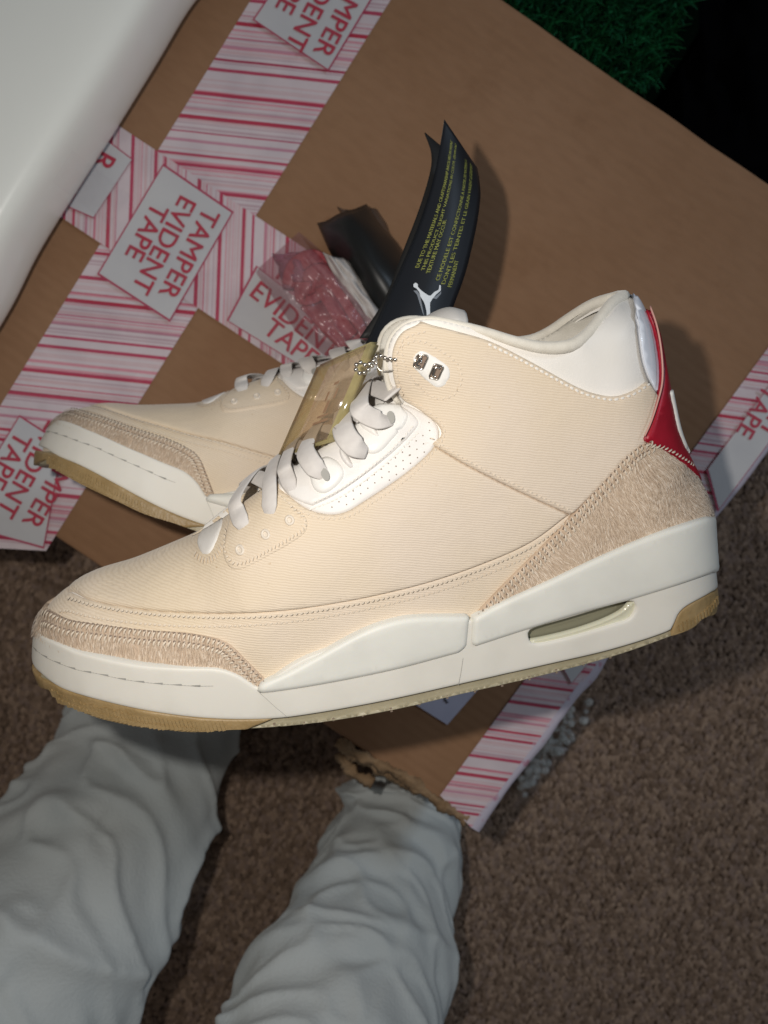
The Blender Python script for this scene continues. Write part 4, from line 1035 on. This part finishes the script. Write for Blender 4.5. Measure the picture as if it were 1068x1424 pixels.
m = pg.modifiers.new('s', 'SOLIDIFY'); m.thickness = .0006; m.offset = -1; m.material_offset_rim = 1
Lb = spline([(500, 470), (535, 415), (560, 350), (583, 290), (598, 240), (600, 212), (591, 184)], 8); Rb = spline([(560, 470), (600, 400), (620, 330), (630, 270), (634, 240), (630, 215), (616, 205)], 8)
def backpt(s, t):
    k = s * (len(Lb) - 1); i = min(int(k), len(Lb) - 2); f = k - i; l = Lb[i] * (1 - f) + Lb[i + 1] * f; r = Rb[i] * (1 - f) + Rb[i + 1] * f; q = l * (1 - t) + r * t
    return P(q[0], q[1], .386 + .022 * s + .004 * t)
V, F = sheet(backpt, 40, 8)
pb = adopt(mesh('back_page', V, F, M['black_card_inner'], None), ht); m = pb.modifiers.new('s', 'SOLIDIFY'); m.thickness = .0006
def px_st(q):
    s, t = .3, .5; q = np.array(q, float)
    for _ in range(60):
        k = s * (len(Lc) - 1); i = min(max(int(k), 0), len(Lc) - 2); f = k - i
        l = Lc[i] * (1 - f) + Lc[i + 1] * f; r = Rc[i] * (1 - f) + Rc[i + 1] * f
        t = float(np.clip(np.dot(q - l, r - l) / np.dot(r - l, r - l), 0, 1)); cur = l * (1 - t) + r * t; s = float(np.clip(s - (q[1] - cur[1]) / 500., 0, 1))
    return s, t
def warp_text(txt, p0, p1, mat, hgt=.060):
    """one line of print running up the page between two measured places"""
    (s0, t0), (s1, t1) = px_st(p0), px_st(p1)
    o = text_mesh(txt, 1.0, .012, mat, None, 'printed_line'); me = o.data; co = np.array([v.co for v in me.vertices]); mn, mx = co.min(0), co.max(0)
    for v, c in zip(me.vertices, co):
        a = (c[0] - mn[0]) / (mx[0] - mn[0]); b = (c[1] - mn[1]) / (mx[1] - mn[1])
        v.co = tagpt(s0 + (s1 - s0) * a, t0 + (t1 - t0) * a - hgt * (b - .5), .0003)
    adopt(o, ht); return o
warp_text('DUE TO THE MATERIALS AND CRAFTSMANSHIP INVOLVED IN MAKING', (580, 372), (628, 196), M['yellow_print'])
warp_text('THIS PRODUCT, SLIGHT VARIATIONS IN COLOR, GRAIN AND', (588, 376), (634, 200), M['yellow_print'])
warp_text('TEXTURE MAY OCCUR.', (595, 380), (619, 305), M['yellow_print'])
warp_text('CE MODELE EST CONFECTIONNE A PARTIR DE MATERIAUX', (608, 390), (648, 222), M['yellow_print'])
warp_text('DONT LES TEINTES ET LE GRAIN VARIENT LEGEREMENT', (616, 395), (655, 228), M['yellow_print'])
warp_text('PERMANENT', (625, 399), (635, 362), M['yellow_print'])
# leaping figure emblem (flat print), drawn as outline in photo pixels
figure = [(575, 395), (578, 393), (581, 395), (581, 399), (586, 404), (590, 407), (596, 411), (599, 411), (604, 406), (610, 403), (611, 396), (613, 397), (613, 404), (607, 409), (601, 416), (598, 421), (598, 432), (599, 446), (594, 446), (593, 432), (591, 424), (589, 419), (585, 413), (583, 406), (579, 401), (575, 399)]
tri_p = resample(np.array(figure, float), 1.2, True); 
G = np.array([(x, y) for x in np.arange(575, 616, 1.6) for y in np.arange(392, 446, 1.6)]); G = G[inside(G, tri_p)]; G = G[seg_dist(G, tri_p, np.roll(tri_p, -1, 0))[0] > .6]
allp = np.vstack([tri_p, G]); V2, _, F2, *_r = delaunay_2d_cdt([Vector(p) for p in allp], [(i, (i + 1) % len(tri_p)) for i in range(len(tri_p))], [], 0, 1e-6, False)
Q = np.array([tuple(v) for v in V2]); F2 = [f for f in F2 if inside(Q[list(f)].mean(0)[None], tri_p)[0]]
def px_on_tag(q, lift):
    best = None                                            # invert the page mapping
    s, t = .2, .5
    for _ in range(30):
        k = s * (len(Lc) - 1); i = min(max(int(k), 0), len(Lc) - 2); f = k - i
        l = Lc[i] * (1 - f) + Lc[i + 1] * f; r = Rc[i] * (1 - f) + Rc[i + 1] * f
        t = np.clip(np.dot(q - l, r - l) / np.dot(r - l, r - l), 0, 1); cur = l * (1 - t) + r * t; s = np.clip(s - (q[1] - cur[1]) / 320., 0, 1)
    return tagpt(s, t, lift)
V = [px_on_tag(np.array(q), .0004) for q in Q]
adopt(mesh('leaping_figure_emblem', V, [tuple(f) for f in F2], M['white_print'], None, smooth=False), ht)
sh = [(575, 404), (580, 410), (583, 420), (588, 436), (590, 440), (586, 420), (584, 410), (580, 404)]
adopt(mesh('emblem_shadow', [px_on_tag(np.array(q, float), .0003) for q in sh], [tuple(range(8))], M['grey_print'], None, smooth=False), ht)
sh = [(600, 414), (607, 416), (613, 409), (614, 405), (606, 412)]
adopt(mesh('emblem_shadow', [px_on_tag(np.array(q, float), .0003) for q in sh], [tuple(range(5))], M['grey_print'], None, smooth=False), ht)

# ------------------------------------------------------------------ clear acrylic tag
def acrylic(name, tint, dif, fac):
    k = NT(name); b = k.b; b.inputs['Base Color'].default_value = rgba(dif); b.inputs['Roughness'].default_value = .12; b.inputs['Coat Weight'].default_value = .8; b.inputs['Coat Roughness'].default_value = .05
    tr = k.n('ShaderNodeBsdfTransparent'); tr.inputs['Color'].default_value = rgba(tint)
    tc = k.n('ShaderNodeTexCoord'); nz = k.n('ShaderNodeTexNoise'); nz.inputs['Scale'].default_value = 70; nz.inputs['Detail'].default_value = 4; k.l(tc.outputs['Object'], nz.inputs['Vector'])
    mr = k.n('ShaderNodeMapRange'); mr.inputs['From Min'].default_value = .35; mr.inputs['From Max'].default_value = .7; mr.inputs['To Min'].default_value = fac * .8; mr.inputs['To Max'].default_value = fac * 1.25; k.l(nz.outputs['Fac'], mr.inputs['Value'])
    mx = k.n('ShaderNodeMixShader'); k.l(mr.outputs[0], mx.inputs['Fac']); k.l(tr.outputs[0], mx.inputs[1]); k.l(b.outputs[0], mx.inputs[2]); k.l(mx.outputs[0], k.out.inputs['Surface'])
    return k.m
M['acrylic'] = acrylic('smoky_acrylic_face', (.93, .84, .72), (.40, .30, .20), .34)
M['acrylic_edge'] = acrylic('yellow_acrylic_edge', (.80, .72, .45), (.46, .40, .20), .58)
A3, B3, D3 = P(382, 638, .341), P(456, 614, .314), P(439, 508, .352)
e1 = (B3 - A3); e2 = (D3 - A3); nn = e1.cross(e2).normalized()
if nn.z < 0: nn = -nn

TH = .0085
cl = empty('clear_tag', A3); tag(cl, 'thick clear yellowish acrylic tag hanging beside the laces', 'acrylic tag')
bm = bmesh.new()
tk = Vector((.0052, .0012, -.0058))
vs = [bm.verts.new(p - A3) for p in (A3, A3 + e1, A3 + e1 + e2, A3 + e2)]; vt = [bm.verts.new(p - A3 + tk) for p in (A3, A3 + e1, A3 + e1 + e2, A3 + e2)]
bm.faces.new(vs[::-1]); bm.faces.new(vt)
for i in range(4): bm.faces.new((vs[i], vs[(i + 1) % 4], vt[(i + 1) % 4], vt[i]))
bmesh.ops.recalc_face_normals(bm, faces=bm.faces[:])
big_ = sorted(bm.faces, key=lambda f: -f.calc_area())[:2]
for f in bm.faces: f.material_index = 1
for f in big_: f.material_index = 0
bmesh.ops.bevel(bm, geom=bm.edges[:], offset=.0016, segments=3, affect='EDGES', material=1)
bmobj('acrylic_slab', bm, M['acrylic'], cl).data.materials.append(M['acrylic_edge'])
# engraved emblem inside the slab: raised small bars and wings, faintly pink
M['engrave'] = material('engraved_pink', (.42, .25, .18), .5)
c0 = A3 + e1 * .5 + e2 * .5 + tk * .55 - A3
u1, u2 = e1.normalized(), e2.normalized()
for i, (a, b_, w, h) in enumerate([(0, -.0105, .010, .0012), (0, -.0075, .007, .0010), (0, -.003, .0016, .006), (-.003, .003, .0012, .005), (.003, .003, .0012, .005), (0, .009, .0030, .0014)]):
    c = c0 + u1 * a + u2 * b_; V = [c + u1 * sx * w / 2 + u2 * sy * h / 2 + tk * sz * .05 for sz in (0, 1) for sx, sy in ((-1, -1), (1, -1), (1, 1), (-1, 1))]
    mesh('engraving', V, [(0, 3, 2, 1), (4, 5, 6, 7), (0, 1, 5, 4), (1, 2, 6, 5), (2, 3, 7, 6), (3, 0, 4, 7)], M['engrave'], cl, smooth=False)

# ------------------------------------------------------------------ ball chain
chain = [(587, 501, .318), (578, 501, .316), (565, 500, .310), (550, 500, .306), (535, 498, .305), (526, 494, .306), (519, 502, .307), (510, 508, .308), (500, 504, .309), (494, 511, .310), (500, 519, .310), (509, 517, .309), (516, 510, .308), (523, 505, .307)]
Cw = resample(np.array([tuple(P(u, v, d)) for u, v, d in spline(chain, 5)]), .0021)
bc = empty('ball_chain', Vector(Cw[0])); tag(bc, 'short steel ball chain looped from the lock on the sneaker flap to the tags', 'ball chain')
bm = bmesh.new(); bmesh.ops.create_icosphere(bm, subdivisions=2, radius=.00095); me = bpy.data.meshes.new('bead'); bm.to_mesh(me); bm.free(); me.materials.append(M['metal']); me.polygons.foreach_set('use_smooth', [True] * len(me.polygons))
for p in Cw:
    o = bpy.data.objects.new('bead', me); COL.objects.link(o); o.parent = bc; o.location = Vector(p) - bc.location
lk = tube('link_wire', [Vector(p) - bc.location for p in Cw], .00028, M['dark_metal'], bc, 5)
wire = [P(u, v, .309) - bc.location for u, v in ((590, 508), (560, 513), (535, 516), (526, 512), (524, 500), (530, 492))]
tube('link_wire', spline(wire, 5), .0003, M['metal'], bc, 5)

# ------------------------------------------------------------------ clear bag with black tissue and red spare laces
k = NT('thin_clear_film'); k.t.nodes.remove(k.b)
tr = k.n('ShaderNodeBsdfTransparent'); gl = k.n('ShaderNodeBsdfGlossy'); gl.inputs['Roughness'].default_value = .25; gl.inputs['Color'].default_value = (1, 1, 1, 1)
df = k.n('ShaderNodeBsdfDiffuse'); df.inputs['Color'].default_value = (.6, .58, .6, 1); mxa = k.n('ShaderNodeMixShader'); mxa.inputs['Fac'].default_value = .45; k.l(gl.outputs[0], mxa.inputs[1]); k.l(df.outputs[0], mxa.inputs[2])
mxb = k.n('ShaderNodeMixShader'); mxb.inputs['Fac'].default_value = .06; k.l(tr.outputs[0], mxb.inputs[1]); k.l(mxa.outputs[0], mxb.inputs[2]); k.l(mxb.outputs[0], k.out.inputs['Surface'])
M['film'] = k.m
k = NT('rose_film'); k.t.nodes.remove(k.b)
tr = k.n('ShaderNodeBsdfTransparent'); tr.inputs['Color'].default_value = (.95, .82, .84, 1); gl = k.n('ShaderNodeBsdfGlossy'); gl.inputs['Roughness'].default_value = .3; gl.inputs['Color'].default_value = (1, .9, .92, 1)
df = k.n('ShaderNodeBsdfDiffuse'); df.inputs['Color'].default_value = (.55, .40, .43, 1); mxa = k.n('ShaderNodeMixShader'); mxa.inputs['Fac'].default_value = .8; k.l(gl.outputs[0], mxa.inputs[1]); k.l(df.outputs[0], mxa.inputs[2])
mxb = k.n('ShaderNodeMixShader'); mxb.inputs['Fac'].default_value = .26; k.l(tr.outputs[0], mxb.inputs[1]); k.l(mxa.outputs[0], mxb.inputs[2]); k.l(mxb.outputs[0], k.out.inputs['Surface'])
M['rose_film'] = k.m
M['red_lace'] = material('red_cord', (.34, .05, .065), .7, (.42, .12, .13), 300, bump=.5, bscale=700, bdist=.0004)
M['pink_film'] = material('rose_tissue', (.36, .15, .19), .55, (.30, .12, .17), 40, bump=.4, bscale=120, bdist=.002)
M['black_foam'] = material('black_foam_sheet', (.008, .009, .009), .42)
M['white_band'] = material('pale_paper_band', (.48, .45, .43), .55, (.42, .39, .37), 60, bump=.4, bscale=120, bdist=.001)
zb_ = BOX_H
bag = empty('clear_bag', plane_pt(470, 390, zb_)); tag(bag, 'crumpled clear bag with red spare laces and black tissue beside the hang tag', 'bag')
def curved(name, quad, z, bulge, mat, seed, n=26, wr=.003):
    a, b_, c, d = [np.array(q, float) for q in quad]
    def fn(s, t):
        q = (a * (1 - t) + b_ * t) * (1 - s) + (d * (1 - t) + c * t) * s
        q = q + 5 * (np.array([vnoise(np.array([s * 5.]), np.array([t * 5.]), seed)[0], vnoise(np.array([s * 5.]), np.array([t * 5.]), seed + 1)[0]]) - .5)
        h = bulge * (max(0, math.sin(math.pi * min(1, max(0, t)))) ** .6) * (.5 + .5 * math.sin(math.pi * s) ** .5) + wr * vnoise(np.array([s * 9.]), np.array([t * 7.]), seed + 2)[0]
        return plane_pt(q[0], q[1], z + h)
    V, F = sheet(fn, n, n)
    o = adopt(mesh(name, V, F, mat, None), bag); m = o.modifiers.new('s', 'SOLIDIFY'); m.thickness = .0006; m.offset = 0; return o
curved('black_tissue', [(443, 312), (508, 284), (612, 420), (528, 490)], zb_ + .020, .045, M['black_foam'], 2, wr=.0)
curved('black_tissue', [(470, 290), (524, 292), (572, 370), (545, 420)], zb_ + .004, .020, material('dark_brown_film', (.05, .035, .028), .3, (.10, .07, .055), 40, bump=.4, bscale=90, bdist=.002), 7)
curved('paper_band', [(447, 352), (486, 362), (548, 460), (520, 470)], zb_ + .045, .012, M['white_band'], 9, wr=.006)
curved('rose_tissue', [(380, 352), (446, 352), (470, 420), (396, 400)], zb_ + .010, .016, M['pink_film'], 12, wr=.008)
def coil(name, px, z, w, seed):
    pts = [np.array(tuple(plane_pt(u, v, z + dz))) for u, v, dz in px]; C = spline(pts, 8); N = [Vector((.3 * math.sin(i * .25), .2 * math.cos(i * .3), 1)).normalized() for i in range(len(C))]
    o = ribbon(name, C, N, [w] * len(C), .0022, M['red_lace'], None); return adopt(o, bag)
coil('red_lace', [(404, 398, .01), (412, 372, .014), (436, 360, .018), (452, 378, .02), (444, 402, .02), (424, 412, .016), (420, 392, .022)], zb_ + .012, .0065, 1)
coil('red_lace', [(424, 396, .0), (448, 384, .006), (466, 410, .01), (488, 448, .01), (498, 476, .004)], zb_ + .030, .0085, 2)
coil('red_lace', [(430, 420, .0), (448, 440, .006), (470, 462, .01), (492, 482, .006)], zb_ + .022, .0075, 3)
coil('red_lace', [(446, 398, .0), (462, 424, .006), (476, 450, .008), (490, 468, .004)], zb_ + .038, .0050, 4)
def film(px, z, seed, amp=.012, nx=44):
    u0, v0, u1, v1 = px; ex = np.array([u1 - u0, v1 - v0], float); L_ = np.linalg.norm(ex); ex /= L_; ey = np.array([-ex[1], ex[0]])
    def fn(s, t):
        q = np.array([u0, v0]) + ex * s * L_ + ey * (t - .5) * 110 * (1 - .25 * abs(2 * s - 1))
        r1 = 1 - abs(2 * vnoise(np.array([s * 7.]), np.array([t * 6.]), seed)[0] - 1); r2 = 1 - abs(2 * vnoise(np.array([s * 15.]), np.array([t * 13.]), seed + 1)[0] - 1)
        e = min(1, 6 * min(s, 1 - s, t, 1 - t)); return plane_pt(q[0], q[1], z * e + (zb_ + .002) * (1 - e) + amp * (r1 + .5 * r2) * e)
    V, F = sheet(fn, nx, nx); return adopt(mesh('clear_film', V, F, M['rose_film'], None), bag)
film((385, 350, 520, 500), zb_ + .055, 21)

# ------------------------------------------------------------------ scrap of bubble wrap beside the box
k = NT('bubble_plastic'); b = k.b; b.inputs['Base Color'].default_value = (.9, .92, .9, 1); b.inputs['Roughness'].default_value = .08; b.inputs['Transmission Weight'].default_value = .72; b.inputs['IOR'].default_value = 1.3
M['bubble'] = k.m
bw = empty('bubble_wrap', plane_pt(745, 1050, .01)); tag(bw, 'scrap of clear bubble wrap on the carpet at the right edge of the box', 'bubble wrap')
bm = bmesh.new(); bmesh.ops.create_uvsphere(bm, u_segments=14, v_segments=8, radius=1)
me = bpy.data.meshes.new('bubble'); bm.to_mesh(me); bm.free(); me.materials.append(M['bubble']); me.polygons.foreach_set('use_smooth', [True] * len(me.polygons))
for i in range(70):
    u = random.gauss(0, 1) * 16; w = random.uniform(-75, 62); cx, cy = 738 + (-w * .62) + u + 8, 1045 + w * .80 + u * .5
    if cx < 668 + (1140 - cy) * .752 + 8: cx = 668 + (1140 - cy) * .752 + random.uniform(8, 40)
    o = bpy.data.objects.new('bubble', me); COL.objects.link(o); o.parent = bw; o.location = plane_pt(cx, cy, .010 + random.uniform(0, .03)) - bw.location
    r = random.uniform(.0024, .0042); o.scale = (r, r, r * random.uniform(.5, .9)); o.rotation_euler = (random.uniform(-.6, .6), random.uniform(-.6, .6), 0)
V, F = sheet(lambda s, t: plane_pt(*(np.array((800, 985)) * (1 - s) + np.array((700, 1100)) * s + np.array((38, 22)) * (t - .3)), .008 + .03 * vnoise(np.array([s * 8]), np.array([t * 5]), 3)[0]), 30, 12)
adopt(mesh('wrap_film', V, F, M['film'], None), bw)

scrap = empty('tape_scrap', plane_pt(130, 258, BOX_H)); tag(scrap, 'wrinkled clear film scrap glinting between the white tabletop and the taped box', 'film scrap')
def fn(s, t):
    q = np.array([92, 222.]) + np.array([80, 62.]) * s + np.array([-14, 22.]) * (2 * t - .6)
    r1 = 1 - abs(2 * vnoise(np.array([s * 9.]), np.array([t * 5.]), 41)[0] - 1); r2 = vnoise(np.array([s * 21.]), np.array([t * 12.]), 42)[0]
    return P(q[0], q[1], .43 + .10 * s ** .8 - .004 * r1 - .002 * r2 * 1.5)
V, F = sheet(fn, 50, 24); o = mesh('wrinkled_film', V, F, M['film'], None); o.parent = scrap; o.matrix_parent_inverse = Matrix.Translation(-scrap.location)
